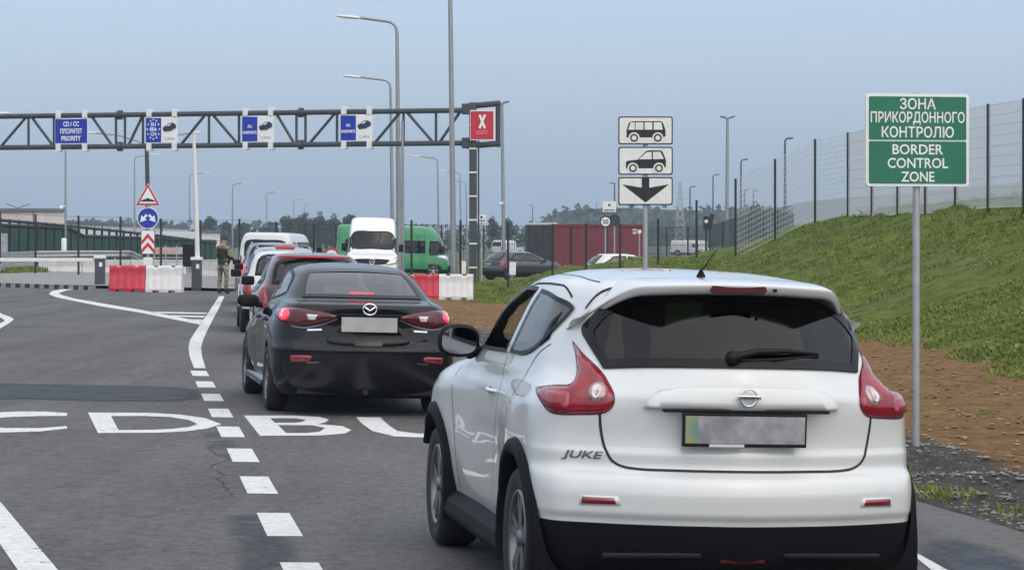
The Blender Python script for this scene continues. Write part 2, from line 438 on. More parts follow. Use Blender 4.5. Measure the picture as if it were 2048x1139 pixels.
M_lampl2 = mat('pale_red_lamp', (.30, .018, .035), .15, 0, .6, .3, 60)
M_lampj = mat('pinkish_clear_lamp', (.45, .30, .31), .12, .3, .6, .35, 40)
M_plate = mat('blurred_plate', (.27, .27, .29), .5, 0, .3, .3, 9)
M_plateflag = mat('plate_flag', (.12, .25, .22), .5, 0, .3, col2=(.33, .3, .08), vscale=14)
M_mirror = mat('mirror', (.22, .23, .25), .04, 1)
# ------------------------------------------------------------------ white crossover, nearest the camera
def build_crossover():
    K = {
     'yr': [(.18, .30), (.24, .14), (.34, .06), (.46, .03), (.498, .024), (.515, .006), (.56, .002), (.60, 0), (.65, .010), (.68, .03), (.70, .065), (.73, .076), (.775, .074), (.795, .086), (.85, .09), (.93, .083), (.985, .072), (1.02, .064), (1.06, .066), (1.12, .085), (1.17, .12), (1.25, .175), (1.35, .25), (1.45, .335), (1.49, .38), (1.51, .47), (1.53, .70), (1.55, 1.05), (1.562, 1.4), (1.567, 1.75)],
     'bow': [(.18,.12),(.5,.16),(.72,.17),(.9,.17),(1.1,.19),(1.25,.2),(1.45,.16),(1.567,.1)],
     'rx': [(.18,.22),(.9,.21),(1.1,.23),(1.3,.2),(1.5,.18),(1.55,.1),(1.567,.01)],
     'ry': [(.18,.26),(.7,.30),(1.1,.36),(1.3,.34),(1.5,.32),(1.567,.1)],
     'wr': [(0.18, 0.72), (0.3, 0.82), (0.5, 0.865), (0.62, 0.872), (0.8, 0.875), (0.95, 0.868), (1.02, 0.835), (1.07, 0.775), (1.12, 0.722), (1.18, 0.7), (1.3, 0.664), (1.4, 0.626), (1.47, 0.59), (1.505, 0.54), (1.53, 0.44), (1.55, 0.33), (1.562, 0.17), (1.567, 0.02)],
     'w1': [(0.18, 0.74), (0.3, 0.83), (0.5, 0.875), (0.62, 0.882), (0.8, 0.88), (0.93, 0.862), (1.0, 0.828), (1.07, 0.782), (1.12, 0.764), (1.18, 0.75), (1.3, 0.716), (1.4, 0.682), (1.47, 0.642), (1.505, 0.605), (1.53, 0.5), (1.55, 0.38), (1.562, 0.18), (1.567, 0.02)],
     'w2': [(0.18, 0.74), (0.3, 0.8), (0.5, 0.835), (0.62, 0.838), (0.8, 0.83), (0.95, 0.815), (1.02, 0.795), (1.07, 0.788), (1.12, 0.772), (1.18, 0.758), (1.3, 0.724), (1.4, 0.69), (1.47, 0.652), (1.505, 0.62), (1.53, 0.52), (1.55, 0.4), (1.562, 0.18), (1.567, 0.02)],
     'w3': [(0.18, 0.74), (0.3, 0.79), (0.5, 0.825), (0.62, 0.826), (0.8, 0.82), (0.95, 0.808), (1.02, 0.79), (1.07, 0.788), (1.12, 0.772), (1.18, 0.758), (1.3, 0.722), (1.4, 0.688), (1.47, 0.648), (1.505, 0.615), (1.53, 0.52), (1.55, 0.4), (1.562, 0.18), (1.567, 0.02)],
     'w4': [(0.18, 0.74), (0.3, 0.8), (0.5, 0.835), (0.7, 0.84), (0.85, 0.84), (0.95, 0.825), (1.02, 0.79), (1.07, 0.78), (1.12, 0.764), (1.18, 0.748), (1.3, 0.708), (1.4, 0.668), (1.47, 0.622), (1.505, 0.58), (1.53, 0.48), (1.55, 0.37), (1.562, 0.17), (1.567, 0.02)],
     'w5': [(0.18, 0.74), (0.3, 0.82), (0.5, 0.875), (0.7, 0.885), (0.85, 0.882), (0.93, 0.865), (1.0, 0.815), (1.07, 0.762), (1.12, 0.742), (1.18, 0.724), (1.3, 0.68), (1.4, 0.638), (1.47, 0.588), (1.505, 0.54), (1.53, 0.44), (1.55, 0.33), (1.562, 0.15), (1.567, 0.02)],
     'wf': [(0.18, 0.72), (0.3, 0.81), (0.5, 0.865), (0.7, 0.87), (0.85, 0.865), (0.93, 0.84), (1.0, 0.78), (1.07, 0.72), (1.12, 0.7), (1.18, 0.68), (1.3, 0.66), (1.4, 0.61), (1.47, 0.55), (1.505, 0.49), (1.53, 0.4), (1.55, 0.3), (1.562, 0.14), (1.567, 0.02)],
     'rxf': [(.18,.3),(.9,.3),(1.06,.12),(1.2,.12),(1.507,.1),(1.567,.01)],
     'ryf': [(.18,.3),(.9,.35),(1.06,.1),(1.2,.1),(1.507,.1),(1.567,.05)],
     'bowf': [(.18,.15),(.9,.2),(1.06,.16),(1.2,.16),(1.507,.1),(1.567,.05)],
     'yf': [(.18, 3.95), (.4, 4.1), (.6, 4.13), (.8, 4.1), (.93, 3.98), (1.0, 3.7), (1.06, 3.25), (1.1, 3.12), (1.2, 2.97), (1.35, 2.70), (1.45, 2.47), (1.5, 2.32), (1.535, 2.12), (1.55, 2.0), (1.567, 1.78)],
    }
    sh = Shell(K, (.13, .35, .55, .72, .88), rows=140, sub=13)
    root = empty('crossover_car'); tag(root, 'white crossover with tinted rear window and boomerang shaped tail lamps, nearest the camera', 'car', 'cars queuing towards the gantry')
    LAMP3 = [(-.655, .62, 1.236, 1), (-.60, .36, 1.135), (-.572, .26, 1.07), (-.553, .215, 1.02), (-.562, .205, .975), (-.61, .21, .943), (-.70, .25, .934), (-.775, .31, .930), (-.812, .36, .940), (-.832, .43, .975), (-.845, .56, 1.028, 1), (-.785, .42, 1.046), (-.728, .36, 1.053), (-.698, .37, 1.072), (-.683, .40, 1.10), (-.672, .45, 1.135), (-.664, .53, 1.19)]
    q = quarter(28)
    lamp = smooth_poly([(p[0]*q[0].x+p[1]*q[0].y, p[2], *p[3:]) for p in LAMP3], 4)
    rg = smooth_poly([(0, 1.149), (.35, 1.143), (.578, 1.128, 1), (.628, 1.265), (.605, 1.33), (.525, 1.405), (.40, 1.447), (0, 1.467), (-.40, 1.447), (-.525, 1.405), (-.605, 1.33), (-.628, 1.265), (-.578, 1.128, 1), (-.35, 1.143)], 4)
    wr_ = smooth_poly([(1.60, 1.138, 1), (1.22, 1.146), (.93, 1.215), (.77, 1.352), (.80, 1.398), (1.05, 1.438), (1.34, 1.455, 1)], 4)
    wf_ = smooth_poly([(1.70, 1.135, 1), (2.3, 1.122), (2.80, 1.118, 1), (2.52, 1.31), (2.25, 1.428), (2.0, 1.458), (1.44, 1.462, 1)], 4)
    ws = smooth_poly([(-.60, 1.13), (0, 1.11), (.60, 1.13), (.52, 1.44), (0, 1.48), (-.52, 1.44)], 4)
    AR = ((.78, .335, .40), (3.31, .335, .40))
    sh.body('body', [M_white, M_plastic], root, cut_side=[inset(wr_, .015), inset(wf_, .015)], cut_rear=[inset(rg, .03)], cut_front=[inset(ws, .04)], arches=AR, lower=lambda x, y, z: z < .478 and y < .62 or z < .345)
    V = sh.bvh
    # glass
    o = patch(V, REAR, rg, .006, .03).build('rear_window', G_tint, root)
    patch(V, REAR, rg, .0095, .018, holes=[inset(rg, .038)]).build('black_edge', M_frit, o)
    for mir in (0, 1):
        for nm, pl, gm in (('rear_side_window', wr_, G_mid), ('front_side_window', wf_, G_mid)):
            o = root if nm == 'front_side_window' and not mir else patch(V, LEFT, pl, .005, .035, mirror=mir).build(nm, gm, root)      # the driver's window is wound down
            patch(V, LEFT, pl, .0085, .016, holes=[inset(pl, .020)], mirror=mir).build('window_seal', M_trim, o)
    patch(V, FRONT, ws, .003, .06).build('windscreen', G_clear, root)
    # black pillar between the doors and the hidden rear door handle
    for mir in (0, 1):
        patch(V, LEFT, [(1.61, 1.14), (1.69, 1.14), (1.43, 1.462), (1.35, 1.457)], .006, .04, mirror=mir).build('door_pillar', M_white, root)
        patch(V, LEFT, [(.86, 1.235), (.95, 1.20), (.90, 1.32), (.845, 1.36)], .008, .03, skirt=.004, mirror=mir).build('rear_door_handle', M_trim, root)
    # lamps
    for mir in (0, 1):
        o = patch(V, q, lamp, .004, .022, bulge=.016, br=.035, skirt=.004, mirror=mir).build('tail_lamp', M_lamp, root)
        ppos = lambda x, y: x*q[0].x+y*q[0].y
        cx = ppos(-.625, .235); circ = [(cx+.040*math.cos(a*math.pi/12), 1.026+.040*math.sin(a*math.pi/12)) for a in range(24)]
        patch(V, q, circ, .022, .015, bulge=.008, br=.03, skirt=.006, mirror=mir).build('reversing_lamp', M_lampj, o)
        patch(V, q, [(cx-.022*math.cos(a*math.pi/8)*1.0, 1.026+.022*math.sin(a*math.pi/8)) for a in range(16)], .031, .02, mirror=mir).build('lamp_bowl', M_lampc, o)
        c2 = ppos(-.775, .33); box_ = smooth_poly([(c2-.045, .957, 1), (c2+.055, .953, 1), (c2+.055, 1.018, 1), (c2-.075, 1.020, 1)], 3)
        patch(V, q, box_, .0215, .02, skirt=.004, mirror=mir).build('lamp_segment', M_lampl2, o)
        m = ribbon(V, REAR, smooth_poly([(-.612, .942), (-.605, .87), (-.585, .785), (-.548, .732), (-.47, .71), (-.3, .707), (0, .707)], 6, False), .011, .0025, .03, mirror=mir)
        ribbon(V, q, lamp, .005, .0035, .02, mb=m, mirror=mir, closed=True)
        m.build('tailgate_gap', M_gap, root)
        o = patch(V, REAR, [(-.70, .592), (-.548, .594), (-.535, .556), (-.70, .552)], .004, .03, skirt=.004, mirror=mir).build('reflector_bezel', M_white, root)
        patch(V, REAR, [(-.692, .587), (-.562, .587), (-.553, .561), (-.692, .558)], .0065, .03, skirt=.004, mirror=mir).build('reflector', M_refl, o)
    # tailgate ledge with the plate lamp under it, plate, badge
    led = smooth_poly([(-.435, .976, 1), (-.405, 1.02), (-.34, 1.058), (-.15, 1.072), (0, 1.073), (.15, 1.072), (.34, 1.058), (.405, 1.02), (.435, .976, 1), (.2, .979), (-.2, .979)], 4)
    patch(V, REAR, led, .02, .022, fn=lambda x, z: .0015+.024*max(0, min(1, (1.076-z)/.09))**1.2*max(0, min(1, (.44-abs(x))/.03))**.5, skirt=.02).build('tailgate_ledge', M_white, root)
    MB().box((0, .068, .970), (.74, .03, .016)).build('plate_lamp_strip', M_trim, root, .004)
    pl = MB().box((-.008, .062, .888), (.552, .022, .145)).build('number_plate', M_trim, root, .004)
    MB().box((-.008, .0495, .889), (.532, .004, .118)).build('plate_face', M_plate, pl)
    MB().box((-.245, .0470, .889), (.055, .003, .114)).build('country_strip', M_plateflag, pl)
    MB().box((-.09, .0465, .822), (.155, .004, .012)).build('plate_sticker', M_white, pl)
    e = MB().lathe([(.031, 0), (.033, -.005), (.037, -.007), (.040, -.004), (.041, 0)], 'Y', (0, .034, 1.03), 40)
    e.box((0, .029, 1.03), (.104, .012, .016)); e.v = [(p[0], p[1], p[2]) for p in e.v]
    vs, fs = text_mesh('NISSAN', .011, .03, .072)
    b_ = e.build('maker_badge', M_chrome, root, .002)
    MB().add([p+Vector((0, .0225, 1.03)) for p in vs], fs).build('badge_lettering', M_trim, b_)
    vs, fs = text_mesh('JUKE', .07, .02, .155)
    vs2 = []
    for p in vs:
        h, n_ = cast(V, REAR, p.x+p.z*.25-.68, p.z*.62+.757, .004); vs2.append(h)
    MB().add(vs2, fs).build('model_lettering', M_alloyd, root)
    # roof spoiler
    def spo(t, v):
        x = -.67+1.34*t; a = abs(x)/.67; k = max(0, (a-.60)/.40); k = k*k*(3-2*k)
        sec = [(.60, 1.538), (.42, 1.532), (.255, 1.517), (.235, 1.508), (.262, 1.470), (.34, 1.462), (.46, 1.455)]
        y = pchip(range(7), [p[0] for p in sec], v*6); z = pchip(range(7), [p[1] for p in sec], v*6)
        crown = -.035*a*a
        thick = 1-.35*k
        zc = 1.50; z = zc+(z-zc)*thick+crown-.150*k**1.2; y = float(y)*(1-k)+k*(.58+.34*(v-.15)*.6)+.10*a*a*(1-k)
        return Vector((x, float(y), float(z)))
    MB().grid(spo, 48, 18).build('roof_spoiler', M_white, root, fix=True)
    ribbon(V, TOP, smooth_poly([(-.60, .64), (-.45, .56), (-.2, .535), (0, .53), (.2, .535), (.45, .56), (.60, .64)], 6, False), .012, .003, .03).build('roof_gap', M_gap, root)
    br_ = MB().prism([(-.115, 1.472), (.115, 1.472), (.13, 1.488), (.12, 1.509), (-.12, 1.509), (-.13, 1.488)], .238, .27).build('high_brake_lamp', M_lampd, root, .004)
    MB().box((.165, .245, 1.49), (.016, .02, .014)).build('washer_nozzle', M_trim, root, .003)
    # rear wiper
    m = MB(); pts = [cast(V, REAR, x, z, o_)[0] for x, z, o_ in ((-.05, 1.185, .02), (.05, 1.205, .035), (.2, 1.21, .03), (.36, 1.204, .02))]
    m.tube(pts, [.02, .015, .011, .006], 8)
    pts = [cast(V, REAR, x, z, .012)[0] for x, z in ((-.02, 1.178), (.15, 1.184), (.37, 1.198))]; m.tube(pts, [.009, .009, .007], 6)
    m.lathe([(.001, -.02), (.026, -.018), (.03, 0), (.03, .02)], 'Y', tuple(cast(V, REAR, -.05, 1.185, .02)[0]), 20)
    m.build('rear_wiper', M_trim, root)
    # aerial
    p = cast(V, TOP, -.055, .70, 0)[0]
    m = MB().lathe([(.024, -.004), (.021, .012), (.012, .030), (.007, .040), (.001, .044)], 'Z', tuple(p), 20); m.build('aerial_foot', M_plastic, root)
    MB().tube([p+Vector((0, 0, .03)), p+Vector((.045, -.10, .135))], [.0035, .002], 6).build('aerial', M_plastic, root)
    # side: seams, drip rails, handles, wheel arch trims, sills
    for mir in (0, 1):
        for gp_ in ([(1.66, 1.12), (1.64, .9), (1.63, .6), (1.62, .36)], [(2.86, 1.09), (2.88, .9), (2.80, .6), (2.72, .36)], [(.82, 1.215), (1.02, 1.12), (1.12, .95), (1.16, .8)]):
            ribbon(V, LEFT, smooth_poly(gp_, 4, False), .006, .0015, .04, mirror=mir).build('door_gap', M_gap, root)
        ribbon(V, TOP, smooth_poly([(-.515, .74), (-.53, 1.0), (-.535, 1.3), (-.535, 1.6)], 5, False), .007, .002, .04, mirror=mir).build('roof_channel', M_gap, root)
        ribbon(V, TOP, smooth_poly([(-.622, .84), (-.638, 1.1), (-.643, 1.4), (-.640, 1.8)], 5, False), .0065, .002, .04, mirror=mir).build('drip_rail', M_gap, root)
        sg = 1 if mir else -1
        p = cast(V, LEFT, 1.82, .945, 0)[0]; p.x *= -sg*1.0 if mir else 1
        m = MB().tube([Vector((sg*(abs(p.x)-.005), 1.73, .94)), Vector((sg*(abs(p.x)+.028), 1.76, .945)), Vector((sg*(abs(p.x)+.028), 1.90, .95)), Vector((sg*(abs(p.x)-.005), 1.93, .952))], .013, 8)
        m.build('door_handle', M_chrome, root)
        for (ay, az, r), (a0, a1) in zip(AR, ((-22, 196), (30, 202))):
            n = 40; vs = []
            for i in range(n+1):
                a = R(a0+(a1-a0)*i/n); c_, s_ = math.cos(a), math.sin(a)
                ro = r+.062+.05*max(0, -s_)
                zz = az+(ro)*s_; hx = abs(cast(V, LEFT, min(max(ay+ro*c_, .42), 3.72), max(zz, .2), 0)[0].x); ax_ = max(hx, .86)
                for (rr, xx) in ((r-.012, ax_-.07), (r-.012, ax_+.022), (r+.006, ax_+.034), (ro-.012, ax_+.020), (ro, hx-.01)):
                    vs.append((sg*xx, ay+rr*c_, max(.19, az+rr*s_)))
            fs = [(i*5+j, (i+1)*5+j, (i+1)*5+j+1, i*5+j+1) for i in range(n) for j in range(4)]
            MB().add(vs, [f if mir else f[::-1] for f in fs], 0, True).build('wheel_arch_trim', M_plastic, root)
        m = MB().prism([(sg*.70, .20), (sg*.86, .20), (sg*.885, .24), (sg*.875, .30), (sg*.835, .345), (sg*.70, .345)], 1.16, 2.93); m.build('sill', M_plastic, root, .012)
        # mirror
        mr = MB(); c = Vector((sg*.865, 2.63, 1.155))
        def sup(u, v):
            th, ph = 2*math.pi*u, math.pi*v
            cx_, cz_ = math.cos(th), math.sin(th); f = lambda t_, n_: math.copysign(abs(t_)**n_, t_)
            rr = math.sin(ph)**.55; y = -math.cos(ph); y = y*.10 if y > 0 else y*.035
            return c+Vector((f(cx_, .75)*rr*.112, y, f(cz_, .75)*rr*.088))
        mr.grid(sup, 28, 16)
        mr.tube([c+Vector((-sg*.06, .03, -.06)), Vector((sg*.745, 2.70, 1.105))], [.04, .03], 10)
        o = mr.build('door_mirror', M_trim, root, fix=True)
        gl_ = MB(); gp = [(c.x+.094*math.copysign(abs(math.cos(a*math.pi/16))**.75, math.cos(a*math.pi/16)), c.z+.07*math.copysign(abs(math.sin(a*math.pi/16))**.75, math.sin(a*math.pi/16))) for a in range(32)]
        gl_.prism(gp, c.y-.0405, c.y-.034); gl_.build('mirror_glass', M_mirror, o)
    for y in (.78, 3.31):
        for sg in (-1, 1): make_wheel(root, sg*.868, y, .334, .215, sg, M_alloyd, 5, 1, .66)
    m = MB(); m.box((0, 2.05, .27), (1.34, 3.5, .16)); m.box((0, .60, .33), (1.3, .6, .2)); m.box((0, 3.6, .5), (1.3, .5, .5))
    for ay, az, r in AR:
        for sg in (-1, 1): arch_liner(m, ay, az, r+.005, sg*.83, sg*.56)
    m.build('underbody', M_under, root)
    m = MB(); m.box((0, .085, .335), (.20, .03, .045)); m.build('rear_fog_lamp', M_lampd, root, .006)
    for sg in (-1, 1): MB().box((sg*.40, .085, .345), (.44, .03, .026)).build('diffuser_fin', M_trim, root, .008)
    m = MB()
    for sg in (-1, 1):
        seat(m, sg*.36, 1.95, .62); seat(m, sg*.34, 1.12, .62, .6)
    m.box((0, 2.75, .93), (1.3, .35, .22)); m.box((0, .55, .80), (1.2, .5, .06))
    m.build('seats', M_int, root)
    m = MB().lathe([(.17, -.012), (.185, 0), (.17, .012), (.155, 0), (.17, -.012)], 'Y', (0, 0, 0), 28)
    m.v = [tuple(Vector((-.36, 2.42, 1.0))+Matrix.Rotation(R(-25), 3, 'X') @ Vector(p)) for p in m.v]; m.build('steering_wheel', M_int, root)
    return root, sh
JUKE_POSE = dict(x=.993, y=10.7, z0=.93, yaw=math.atan(.1535))
def pose(root, x, y, yaw):
    """stand a car on the cambered road"""
    zx = -.025*LR.x; zy = -.025*LR.y
    n = Vector((-zx, -zy, 1)).normalized()
    f = Vector((-math.sin(yaw), math.cos(yaw), 0)); f = (f-n*f.dot(n)).normalized(); r = f.cross(n)
    M = Matrix((r, f, n)).transposed().to_4x4(); M.translation = (x, y, float(plane(x, y)))
    root.rotation_euler = M.to_euler(); root.location = M.translation
root_j, sh_j = build_crossover(); pose(root_j, 1.0, 10.72, math.atan(.177))

M_black2 = mat('black_bumper', (.003, .0036, .0045), .24, 0, 0, spec=.45)
G_sedan = glass('coated_glass', (.34, .38, .40), ior=1.95)
M_stop = mat('bright_brake_lamp', (.6, .02, .05), .3, emit=(1, .03, .07), em=1.6)
M_bulb = mat('lit_bulb', (1, .4, .4), .4, emit=(1, .35, .4), em=1.0)
M_plate2 = mat('blurred_grey_plate', (.36, .36, .35), .5, 0, .3, .08, 5)
def build_sedan():
    K = {
     'yr': [(.17, .35), (.22, .16), (.28, .09), (.4, .04), (.55, .01), (.64, .0), (.68, .03), (.72, .055), (.86, .065), (.98, .045), (1.04, .035), (1.062, .05), (1.075, .14), (1.09, .3), (1.10, .42), (1.13, .50), (1.2, .67), (1.3, .93), (1.36, 1.12), (1.40, 1.33), (1.43, 1.65), (1.447, 2.0), (1.452, 2.25)],
     'bow': [(.17, .08), (.6, .12), (1.0, .14), (1.1, .16), (1.3, .13), (1.452, .08)],
     'rx': [(.17,.22),(.9,.24),(1.05,.26),(1.12,.18),(1.36,.16),(1.42,.12),(1.452,.01)],
     'ry': [(.17, .3), (.7, .36), (1.05, .38), (1.12, .3), (1.4, .25), (1.452, .1)],
     'wr': [(.17, .78), (.3, .85), (.5, .88), (.7, .885), (.85, .87), (.95, .835), (1.03, .78), (1.08, .735), (1.12, .70), (1.2, .66), (1.3, .60), (1.36, .555), (1.40, .49), (1.43, .36), (1.447, .18), (1.452, .02)],
     'w1': [(.17, .78), (.3, .85), (.5, .885), (.7, .893), (.85, .88), (.95, .845), (1.03, .78), (1.08, .745), (1.12, .72), (1.2, .68), (1.3, .625), (1.36, .575), (1.40, .50), (1.43, .37), (1.447, .18), (1.452, .02)],
     'w2': [(.17, .78), (.3, .84), (.5, .87), (.7, .875), (.85, .865), (.95, .835), (1.03, .775), (1.08, .75), (1.12, .73), (1.2, .69), (1.3, .635), (1.36, .585), (1.40, .51), (1.43, .37), (1.447, .18), (1.452, .02)],
     'w3': [(.17, .78), (.3, .84), (.5, .87), (.7, .875), (.85, .865), (.95, .83), (1.03, .775), (1.08, .75), (1.12, .73), (1.2, .69), (1.3, .63), (1.36, .575), (1.40, .50), (1.43, .36), (1.447, .18), (1.452, .02)],
     'w4': [(.17, .78), (.3, .85), (.5, .885), (.7, .89), (.85, .86), (.95, .8), (1.03, .75), (1.08, .73), (1.12, .71), (1.2, .66), (1.3, .60), (1.36, .55), (1.40, .47), (1.43, .34), (1.447, .17), (1.452, .02)],
     'w5': [(.17, .78), (.3, .85), (.5, .885), (.7, .88), (.85, .82), (.95, .75), (1.03, .71), (1.08, .69), (1.12, .67), (1.2, .62), (1.3, .56), (1.36, .51), (1.40, .44), (1.43, .32), (1.447, .16), (1.452, .02)],
     'wf': [(.17, .76), (.3, .84), (.5, .87), (.7, .85), (.85, .78), (.95, .7), (1.03, .67), (1.08, .65), (1.12, .63), (1.2, .58), (1.3, .52), (1.36, .47), (1.40, .4), (1.43, .3), (1.447, .14), (1.452, .02)],
     'rxf': [(.18,.3),(.9,.3),(1.06,.12),(1.2,.12),(1.392,.1),(1.452,.01)],
     'ryf': [(.18,.3),(.9,.35),(1.06,.1),(1.2,.1),(1.392,.1),(1.452,.05)],
     'bowf': [(.18,.15),(.9,.2),(1.06,.16),(1.2,.16),(1.392,.1),(1.452,.05)],
     'yf': [(.17, 4.4), (.4, 4.55), (.6, 4.58), (.75, 4.5), (.88, 4.2), (.95, 3.75), (1.0, 3.45), (1.04, 3.36), (1.1, 3.25), (1.2, 3.05), (1.3, 2.82), (1.36, 2.64), (1.40, 2.5), (1.43, 2.4), (1.452, 2.3)],
    }
    sh = Shell(K, (.13, .33, .52, .70, .88), rows=110, sub=8)
    root = empty('sedan_car'); tag(root, 'glossy black sedan with lit brake lights between the white crossover and the gantry', 'car', 'cars queuing towards the gantry')
    q = quarter(30); pr = lambda p: (p[0]*q[0].x+p[1]*q[0].y, p[2], *p[3:])
    lamp = smooth_poly([pr(p) for p in [(-.27, .095, .958, 1), (-.46, .15, 1.0), (-.66, .27, 1.022), (-.80, .47, 1.015), (-.875, .75, .985, 1), (-.845, .48, .92), (-.765, .30, .875), (-.64, .218, .853), (-.44, .14, .888), (-.33, .10, .925)]], 5)
    rg = smooth_poly([(0, 1.122), (.35, 1.122), (.585, 1.118, 1), (.545, 1.24), (.485, 1.352), (.40, 1.378), (0, 1.395), (-.40, 1.378), (-.485, 1.352), (-.545, 1.24), (-.585, 1.118, 1), (-.35, 1.122)], 4)
    wr_ = smooth_poly([(1.93, 1.07, 1), (1.45, 1.10), (1.14, 1.14), (1.10, 1.165), (1.30, 1.285), (1.55, 1.352), (1.93, 1.378, 1)], 4)
    wf_ = smooth_poly([(2.0, 1.065, 1), (2.6, 1.04), (3.06, 1.03, 1), (2.75, 1.24), (2.5, 1.345), (2.3, 1.375), (2.0, 1.38, 1)], 4)
    ws = smooth_poly([(-.58, 1.07), (0, 1.05), (.58, 1.07), (.46, 1.35), (0, 1.39), (-.46, 1.35)], 4)
    AR = ((.98, .32, .365), (3.68, .32, .365))
    sh.body('body', [M_black, M_black2], root, cut_side=[inset(wr_, .028), inset(wf_, .028)], cut_rear=[inset(rg, .04)], cut_front=[inset(ws, .04)], arches=AR, lower=lambda x, y, z: z < .30 or (z < .61 and y < .60))
    V = sh.bvh
    o = patch(V, REAR, rg, .003, .05).build('rear_window', G_sedan, root)
    patch(V, REAR, rg, .006, .03, holes=[inset(rg, .028)]).build('black_edge', M_frit, o)
    patch(V, FRONT, ws, .003, .06).build('windscreen', G_clear, root)
    for mir in (0, 1):
        sg = 1 if mir else -1
        for nm, pl in (('rear_side_window', wr_), ('front_side_window', wf_)):
            o = patch(V, LEFT, pl, .003, .05, mirror=mir).build(nm, G_mid, root)
            patch(V, LEFT, pl, .005, .03, holes=[inset(pl, .024)], mirror=mir).build('window_seal', M_trim, o)
        patch(V, LEFT, [(1.925, 1.075), (2.005, 1.07), (2.005, 1.38), (1.925, 1.378)], .006, .04, mirror=mir).build('door_pillar', M_trim, root)
        o = patch(V, q, lamp, .004, .025, bulge=.012, br=.035, skirt=.004, mirror=mir).build('tail_lamp', M_lampd, root)
        pc = lambda x, y, z: (x*q[0].x+y*q[0].y, z)
        cx, cz = pc(-.765, .36, .955); circ = [(cx+.074*math.cos(a*math.pi/10), cz+.056*math.sin(a*math.pi/10)) for a in range(20)]
        patch(V, q, circ, .0175, .02, bulge=.004, br=.03, skirt=.003, mirror=mir).build('brake_lamp', M_lampl, o)
        for dz in (-.02, .012):
            patch(V, q, [(cx-.03, cz+dz), (cx-.015, cz+dz), (cx-.015, cz+dz+.022), (cx-.03, cz+dz+.022)], .024, .02, skirt=.003, mirror=mir).build('brake_bulb', M_bulb, o)
        cx, cz = pc(-.525, .17, .943); patch(V, q, [(cx-.055, cz+.022), (cx-.035, cz-.028), (cx+.03, cz-.028), (cx+.055, cz+.022)], .0185, .02, skirt=.003, mirror=mir).build('reversing_lamp', M_lampc, o)
        ribbon(V, REAR, smooth_poly([(-.30, .93), (-.44, .874), (-.60, .838), (-.72, .852)], 5, False), .010, .004, .03, mirror=mir).build('lamp_edge', M_alloyd, root)
        ribbon(V, REAR, [(-.575, .818), (-.44, .826)], .016, .004, .03, mirror=mir).build('model_badge', M_chrome, root)
        patch(V, REAR, smooth_poly([(-.73, .575, 1), (-.56, .580), (-.535, .55), (-.57, .522), (-.73, .515, 1)], 3), .006, .03, skirt=.004, mirror=mir).build('reflector', M_refl, root)
        ribbon(V, REAR, [(-.58, .512), (-.47, .517)], .009, .004, .03, mirror=mir).build('reflector_trim', M_alloyd, root)
        ribbon(V, REAR, smooth_poly([(-.62, .85), (-.56, .78), (-.47, .72), (-.36, .672), (-.2, .655), (0, .652)], 5, False), .012, .002, .03, mirror=mir).build('boot_gap', M_gap, root)
        ribbon(V, TOP, smooth_poly([(-.635, .28), (-.64, .42), (-.635, .55)], 4, False), .008, .002, .03, mirror=mir).build('boot_side_gap', M_gap, root)
        for gp_ in ([(1.98, 1.05), (1.98, .7), (1.97, .32)], [(3.12, 1.0), (3.16, .7), (3.10, .32)], [(1.12, 1.13), (1.22, .95), (1.30, .75)]):
            ribbon(V, LEFT, smooth_poly(gp_, 4, False), .007, .0015, .04, mirror=mir).build('door_gap', M_gap, root)
        for y in (1.42, 2.2):
            hx = abs(cast(V, LEFT, y, .88, 0)[0].x)
            MB().tube([Vector((sg*(hx-.005), y-.09, .875)), Vector((sg*(hx+.03), y-.06, .88)), Vector((sg*(hx+.03), y+.08, .885)), Vector((sg*(hx-.005), y+.11, .888))], .013, 8).build('door_handle', M_black, root)
        c = Vector((sg*.92, 2.98, 1.02)); mr = MB()
        def sup(u, v):
            th, ph = 2*math.pi*u, math.pi*v; f = lambda t_, n_: math.copysign(abs(t_)**n_, t_)
            rr = math.sin(ph)**.55; y = -math.cos(ph); y = y*.09 if y > 0 else y*.03
            return c+Vector((f(math.cos(th), .7)*rr*.115, y, f(math.sin(th), .7)*rr*.068))
        mr.grid(sup, 24, 14); mr.tube([c+Vector((-sg*.08, .02, -.045)), Vector((sg*.77, 3.0, .985))], [.032, .03], 8)
        mr.build('door_mirror', M_trim, root, fix=True)
        m = MB().prism([(sg*.70, .19), (sg*.87, .19), (sg*.905, .22), (sg*.90, .27), (sg*.86, .30), (sg*.70, .30)], 1.36, 3.30); m.build('sill', M_black, root, .012)
        for y in (.98, 3.68): make_wheel(root, sg*.885, y, .322, .205, sg, M_alloyd, 5, 1, .68)
    # boot lid lower bulge catches the light under the plate
    patch(V, REAR, smooth_poly([(-.29, .868, 1), (-.40, .738), (-.33, .685), (0, .668), (.33, .685), (.40, .738), (.29, .868, 1)], 5), .003, .04, fn=lambda x, z: .003+.012*max(0, min(1, (z-.66)/.2)), skirt=.01).build('boot_panel', M_black, root)
    pl = MB().box((0, .036, .882), (.545, .02, .150)).build('number_plate', M_trim, root, .004)
    MB().box((0, .0245, .882), (.532, .004, .138)).build('plate_face', M_plate2, pl)
    MB().box((0, .05, .972), (.62, .05, .018)).build('plate_lamp_strip', M_trim, root, .004)
    e = MB(); ring = [(.064*math.cos(a*math.pi/20), .018, 1.028+.052*math.sin(a*math.pi/20)) for a in range(41)]; e.tube(ring, .008, 8, caps=False)
    e.tube([(-.052, .018, 1.050), (-.03, .014, 1.036), (0, .012, 1.015), (.03, .014, 1.036), (.052, .018, 1.050)], [.006, .010, .008, .010, .006], 8)
    e.build('maker_badge', M_chrome, root)
    o = MB().box((-.01, .60, 1.150), (.235, .03, .050)).build('high_brake_lamp', M_stop, root, .006)
